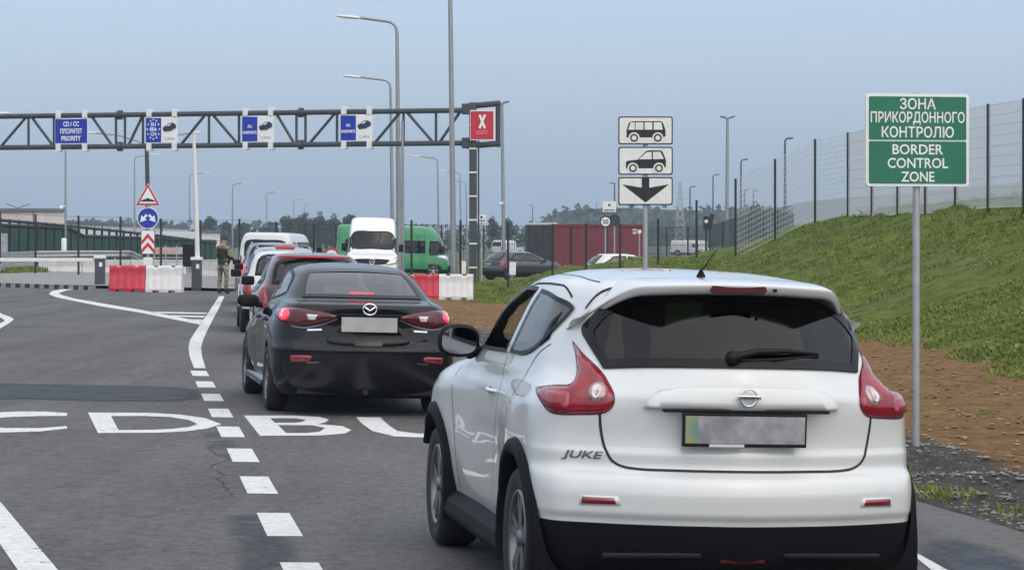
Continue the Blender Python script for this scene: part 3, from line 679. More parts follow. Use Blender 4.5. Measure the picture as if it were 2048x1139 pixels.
    MB().box((-.01, .580, 1.150), (.18, .012, .012)).build('brake_bulb', M_bulb, o)
    m = MB(); m.box((0, 2.3, .25), (1.34, 3.9, .14)); m.box((0, .5, .30), (1.3, .6, .18)); m.box((0, 4.0, .45), (1.3, .5, .4))
    for ay, az, r in AR:
        for sg in (-1, 1): arch_liner(m, ay, az, r+.005, sg*.84, sg*.56)
    m.build('underbody', M_under, root)
    m = MB()
    for sg in (-1, 1): seat(m, sg*.37, 2.25, .36); seat(m, sg*.36, 1.42, .36, .6, False)
    m.box((0, 3.0, .9), (1.3, .35, .2)); m.box((0, .85, .98), (1.25, .62, .05)); m.build('seats', M_int, root)
    MB().tube([(.20, 1.2, 1.12), (.20, 1.2, 1.28), (.24, 1.2, 1.315), (.44, 1.2, 1.315), (.48, 1.2, 1.28), (.50, 1.18, 1.10)], .016, 8).build('headrest_frame', M_intl, root)
    MB().tube([(-.015, .09, .24), (-.015, .16, .23)], .03, 10).build('tow_eye', M_trim, root)
    return root, sh
root_m, sh_m = build_sedan(); pose(root_m, -1.37, 23.7, math.atan(.185))

# ------------------------------------------------------------------ other vehicles: simpler shells of the same kind
def k_hatch(L, W, H, belt, slope, hood=.95, rh=0):
    h = W/2; t = H-.10
    side = lambda f: [(.18, .86*h*f), (.32, .96*h*f), (.55, h*f), (belt-.2, .99*h*f), (belt-.06, .95*h*f), (belt+.03, .88*h*f), (t-.1, .755*h*f), (t, .70*h*f), (H-.05, .62*h*f), (H-.015, .40*h*f), (H, .02)]
    return {
     'yr': [(.18, .22), (.3, .06), (.5, 0), (.64, .01), (.70, .06), (belt, .09), (belt+.05, .14), (t-.05, .12+slope*.8), (t, .14+slope), (H-.04, .2+slope), (H-.015, .6+slope), (H, L*.40)],
     'bow': [(.18, .12), (belt, .14), (H, .08)], 'rx': [(.18, .2), (belt, .2), (t, .14), (H-.02, .1), (H, .01)], 'ry': [(.18, .26), (belt, .28), (t, .2), (H, .08)],
     'wr': side(.97), 'w1': side(1), 'w2': side(.99), 'w3': side(.99), 'w4': side(1), 'w5': side(.98), 'wf': side(.95),
     'rxf': [(.18, .28), (.85, .28), (belt+.05, .12), (H-.02, .1), (H, .01)], 'ryf': [(.18, .3), (.85, .3), (belt+.05, .1), (H, .05)], 'bowf': [(.18, .15), (.85, .2), (belt+.05, .14), (H, .05)],
     'yf': [(.18, L-.15), (.4, L-.02), (.6, L), (.78, L-.05), (hood-.02, L-.35), (hood+.06, L-.85), (hood+.12, L-1.12), (belt+.2, L-1.35), (t, L-1.95), (H-.04, L-2.1), (H-.015, L-2.3), (H, L*.46)]}
def k_van(L, W, H, hood, ws0, ws1, tumble=.86):
    """a van: upright back, flat sides, sloping bonnet and windscreen"""
    h = W/2; t = H-.14
    side = lambda f: [(.22, .93*h*f), (.4, .99*h*f), (.7, h*f), (1.1, .985*h*f), (1.5, .95*h*f), (t, tumble*h*f), (H-.06, (tumble-.07)*h*f), (H-.02, (tumble-.25)*h*f), (H, .02)]
    return {
     'yr': [(.22, .12), (.4, .02), (.7, 0), (1.1, .02), (1.3, .05), (t, .14), (H-.06, .2), (H-.02, .45), (H, L*.42)],
     'bow': [(.22, .05), (H, .05)], 'rx': [(.22, .12), (t, .12), (H, .01)], 'ry': [(.22, .14), (H, .12)],
     'wr': side(.97), 'w1': side(1), 'w2': side(1), 'w3': side(1), 'w4': side(1), 'w5': side(.99), 'wf': side(.95),
     'rxf': [(.22, .22), (hood, .2), (t, .12), (H, .01)], 'ryf': [(.22, .25), (hood, .16), (H, .06)], 'bowf': [(.22, .14), (hood, .16), (H, .06)],
     'yf': [(.22, L-.1), (.45, L), (.8, L-.04), (hood-.12, L-.14), (hood, L-.42), (hood+.08, L-ws0), (t-.25, L-ws1), (t, L-ws1-.25), (H-.06, L-ws1-.4), (H-.02, L-ws1-.75), (H, L*.5)]}
def poly_r(pts, n=3): return smooth_poly(pts, n)
def simple_wheels(root, ys, x, r, rim=None):
    for y in ys:
        for sg in (-1, 1): make_wheel(root, sg*x, y, r, .2, sg, rim or M_alloy, 5, 0, .66)
def car(label, paint, L, W, H, belt, slope, loc, slp, group=None, lamps='tall', rails=False, brake=None, glassm=None, cat='car', lit=False, lower=.42, tail=1, bumper=None):
    K = k_hatch(L, W, H, belt, slope); sh = Shell(K, (.13, .35, .55, .72, .88), rows=54, sub=4); V = sh.bvh; gm = glassm or G_mid
    root = empty('parked_car' if not group else 'queuing_car'); tag(root, label, cat, group)
    h = W/2; t = H-.10; wy = lambda z: .88*h+(z-belt-.03)/(t-belt-.03)*(-.18*h)
    rg = poly_r([(-.86*h+.12, belt+.05, 1), (.86*h-.12, belt+.05, 1), (.70*h-.10, t-.02), (0, t+.012), (-.70*h+.10, t-.02)], 4)
    bp = L*.42
    s1 = poly_r([(bp-.03, belt+.03, 1), (.62+slope*.3, belt+.06), (.52+slope, t-.16), (.70+slope, t-.03), (bp-.03, t+.005, 1)], 4)
    s2 = poly_r([(bp+.04, belt+.03, 1), (L-1.45, belt+.02, 1), (L-2.0, t-.08), (bp+.04, t+.005, 1)], 4)
    ws = poly_r([(-.70*h, belt+.10), (.70*h, belt+.10), (.56*h, t-.05), (0, t-.02), (-.56*h, t-.05)], 3)
    a0, a1, wr_ = .80, L-.85, .33
    sh.body('body', [paint, M_plastic], root, cut_side=[inset(s1, .05), inset(s2, .05)], cut_rear=[inset(rg, .05)], cut_front=[inset(ws, .06)], arches=((a0, wr_, .39), (a1, wr_, .39)), lower=lambda x, y, z: z < lower)
    patch(V, REAR, rg, .004, .08).build('rear_window', gm, root); patch(V, FRONT, ws, .004, .1).build('windscreen', G_clear, root)
    patch(V, REAR, rg, .007, .06, holes=[inset(rg, .05)]).build('window_edge', M_frit, root)
    for mir in (0, 1):
        patch(V, LEFT, s1, .004, .08, mirror=mir).build('rear_side_window', gm, root); patch(V, LEFT, s2, .004, .08, mirror=mir).build('front_side_window', gm, root)
        for pl in (s1, s2): patch(V, LEFT, pl, .007, .06, holes=[inset(pl, .05)], mirror=mir).build('window_seal', M_trim, root)
        q = quarter(35); X = lambda x, y: x*q[0].x+y*q[0].y
        if lamps == 'tall': lp = [(X(-.94*h, .52), belt-.02), (X(-.86*h, .30), belt+.02), (X(-.80*h, .2), belt-.28), (X(-.95*h, .42), belt-.26)]
        else: lp = [(X(-.97*h, .55), belt-.05), (X(-.62*h, .16), belt-.03), (X(-.60*h, .15), belt-.17), (X(-.93*h, .36), belt-.20)]
        patch(V, q, smooth_poly(lp, 4), .006, .05, bulge=.015, br=.05, skirt=.005, mirror=mir).build('tail_lamp', M_lampl if lit else M_lamp, root)
        sg = 1 if mir else -1
        MB().box((sg*(h*.98+.06), L-1.52, belt+.06), (.2, .1, .14)).build('door_mirror', M_trim, root, .03)
        if rails:
            pts = [cast(V, TOP, sg*.62*h, y, .04)[0] for y in (.75+slope, 1.4, 2.0, L-2.25)]; pts = [pts[0]-Vector((0, .1, .05))]+pts+[pts[-1]+Vector((0, .1, -.05))]
            MB().tube(pts, .02, 6).build('roof_rail', M_alloy, root)
    MB().box((0, .055, .80), (.52, .03, .12)).build('number_plate', M_plate2, root, .004)
    if brake: MB().box((0, .13+slope, t+.035), (brake, .07, .030)).build('high_brake_lamp', M_lampm, root, .01)
    if bumper: patch(V, REAR, [(-.8*h, .5), (.8*h, .5), (.8*h, .64), (-.8*h, .64)], .01, .08, skirt=.01).build('bumper_insert', bumper, root)
    simple_wheels(root, (a0, a1), h-.02, wr_)
    m = MB(); m.box((0, L/2, .28), (W-.5, L-.7, .18)); m.build('underbody', M_under, root)
    m = MB()
    for sg in (-1, 1): seat(m, sg*.36, L*.46, .42); seat(m, sg*.36, L*.27, .42, .5, False)
    m.build('seats', M_int, root)
    pose(root, loc[0], loc[1], math.atan(slp)) if abs(slp) < 5 else None
    return root, sh
M_lampm = mat('dim_red_lamp', (.28, .01, .025), .2, 0, .5, emit=(1, .03, .08), em=.12)
def paint(name, c, r=.3, metal=0): return mat(name, c, r, metal, .8, .02, 2)
P_red = paint('dark_red_paint', (.045, .008, .010)); P_silver = paint('silver_paint', (.36, .39, .42), .35, .5); P_grey = paint('blue_grey_paint', (.16, .18, .21), .35, .4)
P_dark = paint('dark_blue_grey_paint', (.018, .025, .032)); P_green = paint('green_paint', (.018, .25, .09), .4); P_whitev = mat('van_white_paint', (.8, .81, .8), .4, 0, .5, .02, 1)
QG = 'cars queuing towards the gantry'
r_, sh_ = car('dark red hatchback with a lit strip brake light, just ahead of the black sedan', P_red, 4.1, 1.76, 1.50, .98, .38, (-2.86, 36.2), .13, QG, brake=1.0)
MB().tube([(0, 1.25, 1.49), (.01, 1.2, 1.66)], .006, 6).build('aerial', M_plastic, r_)
car('white hatchback with tall red tail lamps, ahead of the dark red hatchback', M_white, 4.2, 1.78, 1.50, .98, .42, (-3.95, 44.5), .13, QG)
r_, sh_ = car('silver estate car with roof rails and a red brake light on its roof edge', P_silver, 4.5, 1.80, 1.54, 1.0, .35, (-4.88, 53.5), .125, QG, rails=True)
o = MB().box((0, .46, 1.52), (.42, .10, .07)).build('high_brake_lamp', M_lampm, r_, .02)
car('blue grey estate car between the silver estate and the white people carrier', P_grey, 4.5, 1.80, 1.62, 1.02, .30, (-6.05, 63.5), .12, QG, rails=True, lit=True)

def van(name, label, paint_, L, W, H, hood, ws0, ws1, windows, loc, yaw, cat='van', group=None, rear=True, front=False, tumble=.86, a0=1.0, a1=.95, wr_=.34, doorwin=None, dark_rear=True):
    K = k_van(L, W, H, hood, ws0, ws1, tumble); sh = Shell(K, (.13, .35, .55, .75, .92), rows=54, sub=4); V = sh.bvh
    root = empty(name); tag(root, label, cat, group); h = W/2; t = H-.14
    zb, zt = hood+(.28 if front else .12), t-(.46 if front else .22)
    ws = poly_r([(-.80*h, zb-.02), (0, zb-.05), (.80*h, zb-.02), (.74*h, zt), (0, zt+.05), (-.74*h, zt)], 4)
    windows = [[(*q_[:2], 1) for q_ in p] for p in windows]
    cut_s = [inset(smooth_poly(p, 3), .05) for p in windows]
    rg = poly_r([(-.74*h, 1.12, 1), (.74*h, 1.12, 1), (.70*h, H-.32), (0, H-.27), (-.70*h, H-.32)], 4)
    sh.body('body', [paint_, M_plastic], root, cut_side=cut_s, cut_rear=[inset(rg, .05)] if rear else [], cut_front=[inset(ws, .06)], arches=((a0, wr_, .41), (L-a1, wr_, .41)), lower=lambda x, y, z: z < .42)
    patch(V, FRONT, ws, .004, .1).build('windscreen', G_tint if front else G_clear, root)
    patch(V, FRONT, ws, .008, .08, holes=[inset(ws, .05)]).build('windscreen_edge', M_frit, root)
    if rear:
        patch(V, REAR, rg, .004, .08).build('rear_window', G_tint, root); patch(V, REAR, rg, .007, .06, holes=[inset(rg, .05)]).build('window_edge', M_frit, root)
    for mir in (0, 1):
        sg = 1 if mir else -1
        for p in windows:
            p = smooth_poly(p, 3)
            patch(V, LEFT, p, .004, .08, mirror=mir).build('side_window', G_tint, root); patch(V, LEFT, p, .007, .06, holes=[inset(p, .05)], mirror=mir).build('window_seal', M_trim, root)
        patch(V, REAR, smooth_poly([(-.97*h, .75), (-.84*h, .75), (-.84*h, 1.12), (-.95*h, 1.12)], 3), .008, .05, skirt=.005, mirror=mir).build('tail_lamp', M_lamp, root)
        MB().box((sg*(h+.10), L-ws0-.15, hood+.28), (.18, .10, .30)).build('door_mirror', M_trim, root, .03)
        ribbon(V, LEFT, [(L-ws1-.75, .45), (L-ws1-.75, t-.05)], .015, .004, .1, mirror=mir).build('door_gap', M_gap, root)
        patch(V, FRONT, smooth_poly([(.52*h, hood-.36), (.93*h, hood-.30), (.95*h, hood-.06), (.80*h, hood-.10)], 4), .008, .04, bulge=.02, br=.06, skirt=.005, mirror=1-mir).build('headlight', M_lampw, root)
    patch(V, FRONT, smooth_poly([(-.50*h, hood-.34), (.50*h, hood-.34), (.62*h, hood-.16), (-.62*h, hood-.16)], 4), .006, .05).build('grille', M_trim, root)
    patch(V, FRONT, smooth_poly([(-.8*h, .42), (.8*h, .42), (.8*h, .62), (-.8*h, .62)], 3), .006, .08).build('bumper_insert', M_plastic, root)
    e = MB(); p = cast(V, FRONT, 0, hood-.25, .015)[0]
    e.tube([p+Vector((.10*math.cos(a*math.pi/12), .01, .10*math.sin(a*math.pi/12))) for a in range(25)], .014, 6, caps=False)
    for a in (90, 210, 330): e.tube([p+Vector((0, .01, 0)), p+Vector((.1*math.cos(R(a)), .01, .1*math.sin(R(a))))], .012, 6)
    if front: e.build('maker_badge', M_chrome, root)
    simple_wheels(root, (a0, L-a1), h-.02, wr_)
    m = MB(); m.box((0, L/2, .32), (W-.5, L-.7, .2)); m.build('underbody', M_under, root)
    m = MB(); m.box((0, L-ws0-.5, hood+.02), (W*.8, .5, .1))
    for sg in (-1, 1): seat(m, sg*.5, L-ws1-.6, .85)
    m.build('seats', M_int, root)
    pose(root, loc[0], loc[1], yaw)
    return root, sh
M_lampw = mat('headlight_glass', (.6, .62, .64), .12, .3, 1, .2, 25)
# white people carrier at the head of the queue, turning to the right
van('people_carrier', 'white people carrier with dark rear glass at the head of the queue beside the soldier', M_white, 4.9, 1.9, 1.96, 1.05, .8, 1.5,
    [[(.35, 1.10), (1.75, 1.08), (1.75, 1.64), (.45, 1.62)], [(1.85, 1.08), (3.0, 1.07), (3.0, 1.63), (1.85, 1.64)], [(3.1, 1.07), (4.0, 1.07), (3.5, 1.6), (3.1, 1.62)]], (-8.35, 84), math.atan(-.13), cat='minivan', group=QG)
van('white_van', 'tall white van facing the camera beside the queue', P_whitev, 5.9, 1.99, 2.68, 1.22, .95, 1.62,
    [[(L_ - .0, 1.25) for L_ in (3.9,)] + [(4.75, 1.25), (4.25, 1.9), (3.95, 1.92)]], (-5.63, 100.5), R(183), rear=False, front=True, tumble=.84, a1=1.0, a0=1.2)
van('minibus', 'green minibus standing side-on behind the tall white van', P_green, 5.98, 2.05, 2.62, 1.2, .32, .70,
    [[(.5, 1.22), (1.9, 1.22), (1.9, 1.86), (.55, 1.86)], [(2.0, 1.22), (4.6, 1.22), (4.6, 1.86), (2.0, 1.86)], [(4.8, 1.12), (5.66, 1.16), (5.25, 1.86), (4.8, 1.86)]], (-9.1, 128), R(-86), cat='minibus', tumble=.87)
car('dark blue grey hatchback parked beyond the grass mound, in front of the red container', P_dark, 4.35, 1.8, 1.46, .95, .55, (-1.25, 123), -1.35, None)
car('white car whose roof shows beyond the roof of the white crossover', M_white, 4.3, 1.78, 1.48, .95, .5, (3.2, 112), -4.5, None)
for n_, (px, lab) in enumerate(((1340, 'small white van parked far off, left one of two under the power pylon'), (1368, 'small white van parked far off, right one of two under the power pylon'), (992, 'small white van parked far off behind the dark blue grey hatchback'))):
    van('parked_van', lab, M_white, 4.4, 1.8, 1.9, 1.05, .8, 1.4, [[(2.7, 1.07), (3.4, 1.07), (3.0, 1.5), (2.7, 1.52)]], ((px-CX)/F*300, 300), R(-100+30*n_), group='vans parked far off')

# ------------------------------------------------------------------ ground, road, markings, verge
def road_mat(name, dark, light, speck=.5):
    m = bpy.data.materials.new(name); m.use_nodes = True; t = m.node_tree; p = t.nodes['Principled BSDF']; p.inputs['Roughness'].default_value = .88; p.inputs['Specular IOR Level'].default_value = .3
    o = N(t, 'ShaderNodeTexCoord')
    def nz(s, d=4, r=.6, st=None):
        n = N(t, 'ShaderNodeTexNoise'); n.inputs['Scale'].default_value = s; n.inputs['Detail'].default_value = d; n.inputs['Roughness'].default_value = r
        if st:
            mp = N(t, 'ShaderNodeMapping'); mp.inputs['Scale'].default_value = st; mp.inputs['Rotation'].default_value = (0, 0, math.atan(LH)); t.links.new(o.outputs['Object'], mp.inputs[0]); t.links.new(mp.outputs[0], n.inputs[0])
        else: t.links.new(o.outputs['Object'], n.inputs[0])
        return n.outputs['Fac']
    big = nz(.35, 5); lanes = nz(1.0, 4, .6, (1.3, .06, 1)); fine = nz(55, 3, .75); grit = nz(130, 2, .8); blot = nz(11, 5, .8)
    def ma(op, a, b, c=None):
        n = N(t, 'ShaderNodeMath', operation=op)
        for i, v in enumerate((a, b, c)):
            if v is None: continue
            if isinstance(v, (int, float)): n.inputs[i].default_value = v
            else: t.links.new(v, n.inputs[i])
        return n.outputs[0]
    f = ma('MULTIPLY_ADD', fine, speck, ma('MULTIPLY', big, .22)); f = ma('MULTIPLY_ADD', grit, speck*.9, f); f = ma('MULTIPLY_ADD', lanes, .30, f); f = ma('MULTIPLY_ADD', blot, .62, f)
    r = N(t, 'ShaderNodeMapRange'); r.inputs[1].default_value = .42*(speck*1.9+1.14); r.inputs[2].default_value = .60*(speck*1.9+1.14)
    t.links.new(f, r.inputs[0])
    mx = N(t, 'ShaderNodeMix', data_type='RGBA'); mx.inputs[6].default_value = (*dark, 1); mx.inputs[7].default_value = (*light, 1); t.links.new(r.outputs[0], mx.inputs[0])
    vo = N(t, 'ShaderNodeTexVoronoi', feature='DISTANCE_TO_EDGE'); vo.inputs['Scale'].default_value = .33; vo.inputs['Randomness'].default_value = 1
    dm = N(t, 'ShaderNodeVectorMath', operation='ADD'); n2 = N(t, 'ShaderNodeTexNoise'); n2.inputs['Scale'].default_value = 1.6; n2.inputs['Detail'].default_value = 6; t.links.new(o.outputs['Object'], n2.inputs[0]); t.links.new(o.outputs['Object'], dm.inputs[0]); t.links.new(n2.outputs['Color'], dm.inputs[1]); t.links.new(dm.outputs[0], vo.inputs['Vector'])
    t.links.new(mx.outputs[2], p.inputs['Base Color'])
    bp = N(t, 'ShaderNodeBump'); bp.inputs['Strength'].default_value = .5; bp.inputs['Distance'].default_value = .008; t.links.new(ma('ADD', fine, grit), bp.inputs['Height']); t.links.new(bp.outputs[0], p.inputs['Normal'])
    return m
def edge_mat(name, col, rough=.85, lo=.42, hi=.55, scale=3.0, var=.25, amount=1.0):
    """worn paint or a stain on the road: noise eats holes in it"""
    m = bpy.data.materials.new(name); m.use_nodes = True; t = m.node_tree; p = t.nodes['Principled BSDF']; p.inputs['Roughness'].default_value = rough; p.inputs['Specular IOR Level'].default_value = .3
    o = N(t, 'ShaderNodeTexCoord'); n = N(t, 'ShaderNodeTexNoise'); n.inputs['Scale'].default_value = scale; n.inputs['Detail'].default_value = 8; n.inputs['Roughness'].default_value = .75; t.links.new(o.outputs['Object'], n.inputs[0])
    r = N(t, 'ShaderNodeMapRange'); r.inputs[1].default_value = lo; r.inputs[2].default_value = hi; r.inputs[4].default_value = amount; t.links.new(n.outputs['Fac'], r.inputs[0]); t.links.new(r.outputs[0], p.inputs['Alpha'])
    n2 = N(t, 'ShaderNodeTexNoise'); n2.inputs['Scale'].default_value = 25; n2.inputs['Detail'].default_value = 5; t.links.new(o.outputs['Object'], n2.inputs[0])
    cr = N(t, 'ShaderNodeValToRGB'); cr.color_ramp.elements[0].position = .3; cr.color_ramp.elements[1].position = .7
    cr.color_ramp.elements[0].color = (*[c*(1-var) for c in col], 1); cr.color_ramp.elements[1].color = (*[min(1, c*(1+var)) for c in col], 1); t.links.new(n2.outputs['Fac'], cr.inputs[0]); t.links.new(cr.outputs[0], p.inputs['Base Color'])
    return m
M_asph = road_mat('asphalt', (.040, .0395, .039), (.174, .171, .166))
M_paint = edge_mat('road_paint', (.60, .60, .585), .75, .30, .42, 9, .16)
M_tar = edge_mat('tar_patch', (.030, .037, .046), .7, .26, .46, 2.2, .35, .95)
M_stain = edge_mat('oil_stain', (.028, .037, .052), .6, .36, .54, 3.5, .4, .95)
M_conc = mat('concrete', (.23, .225, .215), .9, var=.18, vscale=2.5, bump=.2, bscale=30)
M_concl = mat('pale_concrete', (.52, .51, .50), .9, var=.14, vscale=3)
# the road reaches from behind the camera far beyond the gantry; its right edge runs along the lane
RE = 5.32
def sheet(name, m, u0, u1, v0, v1, nu, nv, lift, kind='structure'):
    mb = MB()
    def fn(a, b):
        u = u0+(u1(b) if callable(u1) else u1)*a-u0*a; v = v0+(v1-v0)*b; x, y = uv2(u, v); return Vector((x, y, float(plane(x, y))+lift))
    mb.grid(fn, nu, nv); return tag(mb.build(name, m), kind=kind)
sheet('road', M_asph, -70, lambda b: RE+.05*math.sin(b*310)*math.sin(b*97), -12, 170, 30, 300, 0)
def flat_poly(name, m, px, lift=.004):
    vs = [gnd(x, y, lift) for x, y in px]
    return tag(MB().add(vs, [tuple(range(len(vs)))]).build(name, m), kind='structure')
def ring_poly(name, m, outer, holes, lift=.004):
    """a painted letter with holes, laid on the road"""
    O = [gnd(*p) for p in outer]; H = [[gnd(*p) for p in h] for h in holes]
    pts = [(p.x, p.y) for p in O]; ed = [(i, (i+1) % len(O)) for i in range(len(O))]
    for h in H:
        b = len(pts); pts += [(p.x, p.y) for p in h]; ed += [(b+i, b+(i+1) % len(h)) for i in range(len(h))]
    r = delaunay_2d_cdt([Vector(p) for p in pts], ed, [], 0, 1e-6); V2 = r[0]; oo = [(p.x, p.y) for p in O]; hh = [[(p.x, p.y) for p in h] for h in H]; fs = []
    for t in r[2]:
        cx = sum(V2[i].x for i in t)/3; cy = sum(V2[i].y for i in t)/3
        if inpoly(oo, cx, cy) and not any(inpoly(h, cx, cy) for h in hh): fs.append(tuple(t))
    return tag(MB().add([(v.x, v.y, float(plane(v.x, v.y))+lift) for v in V2], fs).build(name, m), kind='structure')
def stain(name, m, px, fade, lift=.003):
    P_ = [gnd(*p) for p in smooth_poly(px, 3)]; ol = dens([(p.x, p.y) for p in P_], .25); pts = list(ol); ed = [(i, (i+1) % len(ol)) for i in range(len(ol))]; xs = [p[0] for p in ol]; ys = [p[1] for p in ol]; x = min(xs)
    st = .16
    while x < max(xs):
        y = min(ys)
        while y < max(ys):
            if inpoly(ol, x, y) and pdist(ol, x, y) > .08: pts.append((x, y))
            y += st*2
        x += st
    r = delaunay_2d_cdt([Vector(p) for p in pts], ed, [], 0, 1e-6); V2 = r[0]; fs = [tuple(t) for t in r[2] if inpoly(ol, sum(V2[i].x for i in t)/3, sum(V2[i].y for i in t)/3)]
    o = MB().add([(v.x, v.y, float(plane(v.x, v.y))+lift) for v in V2], fs).build(name, m)
    a = o.data.attributes.new('fade', 'FLOAT', 'POINT'); a.data.foreach_set('value', np.array([min(1, pdist(ol, v.x, v.y)/fade) for v in V2], np.float32))
    t = m.node_tree
    if not t.nodes.get('fade_attr'):
        at_ = N(t, 'ShaderNodeAttribute', attribute_name='fade'); at_.name = 'fade_attr'; p = t.nodes['Principled BSDF']; ma = N(t, 'ShaderNodeMath', operation='MULTIPLY'); t.links.new(at_.outputs['Fac'], ma.inputs[0]); t.links.new(p.inputs['Alpha'].links[0].from_socket, ma.inputs[1]); t.links.new(ma.outputs[0], p.inputs['Alpha'])
    return tag(o, kind='structure')
# dashed line: 0.2 m wide dashes every 2.35 m
DV = [11.70+2.345*i for i in range(-4, 9)]
for i, v in enumerate(DV):
    q_ = [uv2(u, vv) for u, vv in ((.77, v), (.97, v), (.97, v+1.2), (.77, v+1.2))]
    tag(MB().add([(x, y, float(plane(x, y))+.004) for x, y in q_], [(0, 1, 2, 3)]).build('lane_dash', M_paint), kind='structure')
flat_poly('lane_line', M_paint, [(388, 736), (379, 712), (377, 696), (380, 680), (390, 664), (403, 645), (420, 620), (438, 592), (449, 592), (437, 618), (425, 640), (414, 662), (406, 680), (402, 696), (404, 712), (411, 736)])
flat_poly('island_line', M_paint, [(405, 650), (340, 637), (280, 625), (200, 612), (140, 600), (112, 594), (98, 588), (103, 582), (125, 578), (152, 575), (155, 577.5), (132, 581), (117, 586), (124, 590), (150, 597), (205, 606.5), (285, 620), (345, 631.5), (403, 643)])
for a_ in ([(300, 623), (414, 625), (412, 628), (306, 626)], [(340, 630), (410, 631.5), (408, 635), (350, 633)], [(378, 638), (406, 639), (405, 642), (386, 641)]): flat_poly('island_stripe', M_paint, a_)
flat_poly('island_edge', M_paint, [(-30, 610), (5, 628), (22, 634), (28, 638), (20, 645), (-30, 675), (-30, 658), (8, 643), (9, 640), (3, 636), (-30, 622)])
flat_poly('lane_line', M_paint, [(-60, 925), (0, 1003), (115, 1139), (190, 1230), (110, 1230), (35, 1139), (0, 1088), (-60, 1020)])
flat_poly('edge_line', M_paint, [(1820, 1105), (1832, 1105), (1950, 1170), (1900, 1170)])
ring_poly('lane_letter', M_paint, [(135, 826), (133, 832), (80, 832), (20, 834), (-30, 838), (-55, 845), (-40, 852), (10, 856), (80, 856), (134, 852), (134, 857), (80, 863), (0, 865), (-70, 862), (-115, 848), (-100, 836), (-40, 827), (30, 823), (90, 823)], [])
ring_poly('lane_letter', M_paint, [(176, 825), (300, 825.5), (360, 829), (410, 836), (443, 848), (415, 857), (370, 863), (310, 865.5), (196, 866)], [[(222, 832), (290, 832), (340, 834), (378, 840), (395, 848), (378, 854), (340, 858), (300, 859.5), (237, 860)]])
ring_poly('lane_letter', M_paint, [(488, 831), (590, 831), (640, 834), (658, 839), (650, 845), (635, 848), (685, 852), (703, 860), (690, 867), (640, 871), (520, 871.5)], [[(540, 836.5), (590, 836.5), (612, 839.5), (603, 844), (590, 845.5), (550, 845.5)], [(556, 850), (625, 850.5), (650, 856), (640, 863), (615, 866), (572, 866)]])
ring_poly('lane_letter', M_paint, [(712, 834), (760, 834.5), (778, 851), (795, 862), (835, 867), (900, 867), (935, 861), (935, 850), (925, 837), (975, 838), (985, 852), (985, 866), (950, 874), (880, 876), (790, 873), (745, 862), (725, 848)], [])
stain('tar_patch', M_tar, [(-80, 767), (120, 768), (300, 771), (390, 777), (412, 786), (405, 797), (350, 803), (200, 803), (50, 799), (-80, 797)], .18)
stain('road_stain', M_stain, [(404, 862), (455, 858), (470, 880), (478, 910), (428, 916), (408, 892)], .13)
stain('road_stain', M_stain, [(440, 1030), (520, 1025), (570, 1055), (600, 1100), (600, 1175), (490, 1180), (465, 1110)], .13)
stain('road_stain', M_stain, [(1846, 1075), (1960, 1085), (2060, 1125), (2060, 1180), (1900, 1150), (1840, 1120)], .13)
# cracks along the joint beside the dashes
M_crack = mat('road_crack', (.022, .023, .025), .9)
for k, (u0_, v0_, v1_) in enumerate(((.66, 16.2, 20.2), (-3.0, 15.3, 16.0))):
    r_ = random.Random(k+3); v = v0_; u = u0_; P_ = []
    while v < v1_: P_.append((u, v)); v += r_.uniform(.08, .22); u += r_.uniform(-.055, .055)+(u0_-u)*.12
    vs = []
    for i, (u, v) in enumerate(P_):
        w_ = r_.uniform(.001, .008)
        for sg in (-1, 1): x, y = uv2(u+sg*w_, v); vs.append((x, y, float(plane(x, y))+.002))
    tag(MB().add(vs, [(2*i, 2*i+1, 2*i+3, 2*i+2) for i in range(len(P_)-1)]).build('road_crack', M_crack), kind='structure')
# concrete island behind the kerb at the left, with its black and white kerb
K0, K1 = gnd(-60, 571), gnd(190, 580)
mb = MB(); a_, b_ = K0, gnd(470, 583); back = [gnd(470, 549), gnd(-60, 549)]
tag(mb.add([p+Vector((0, 0, .10)) for p in (a_, b_, *back)], [(0, 1, 2, 3)]).build('concrete_island', M_conc), kind='structure')
M_kerbw = mat('white_kerb_paint', (.26, .26, .25), .8, var=.15, vscale=6); M_kerbb = mat('black_kerb_paint', (.03, .03, .03), .8)
mb = MB(); dk = (K1-K0); n_ = 26
for i in range(n_):
    p0 = K0+dk*(i/n_); p1 = K0+dk*((i+1)/n_); c = (p0+p1)/2
    mb.box((c.x, c.y-.08, c.z+.055), ((p1-p0).length-.01, .16, .15), math.atan2(dk.y, dk.x), i % 2)
tag(mb.build('kerb', [M_kerbb, M_kerbw]), kind='structure')

# verge, bare soil and grass bank at the right: a surface through surveyed points
BK = [(7.3, 35.7, -.25), (7.1, 51, -.30), (4, 64, -.38), (-1, 78, -.35), (-2.6, 86, -.40), (-4, 100, -.42), (14.1, 74, 2.55), (12.1, 90, 2.42), (9.7, 91, 1.62), (8.2, 91, .86), (6.7, 91, .95), (5.3, 91, .82), (4.3, 90, .78), (3.0, 90, .68), (1.5, 90, .38), (.65, 90, .20), (-.4, 89, -.15), (14.8, 68, 2.52), (16.3, 56, 2.5), (18, 43, 2.6), (20.2, 30, 2.6), (20, 90, 2.8), (25, 60, 2.7), (20, 115, 2.8), (14, 112, 2.3), (9.5, 105, 1.3), (5, 106, .2), (0, 112, -.45), (30, 100, 3.2), (30, 40, 2.7), (33, 10, 2.7), (9.0, 20, -.05), (11, 28, .35), (12.5, 10, .3), (6.2, 24, -.15), (5.0, 30, -.2), (4.5, 22, -.14), (10.2, 43, .65), (10.9, 58, 1.05), (8.3, 75, .75), (20, 18, 2.2), (22, 5, 2.2), (10, 130, -.2), (20, 140, 1.2), (30, 150, 2.5), (3, 150, -.47), (16, 33, 2.0), (14.5, 48, 2.05)]
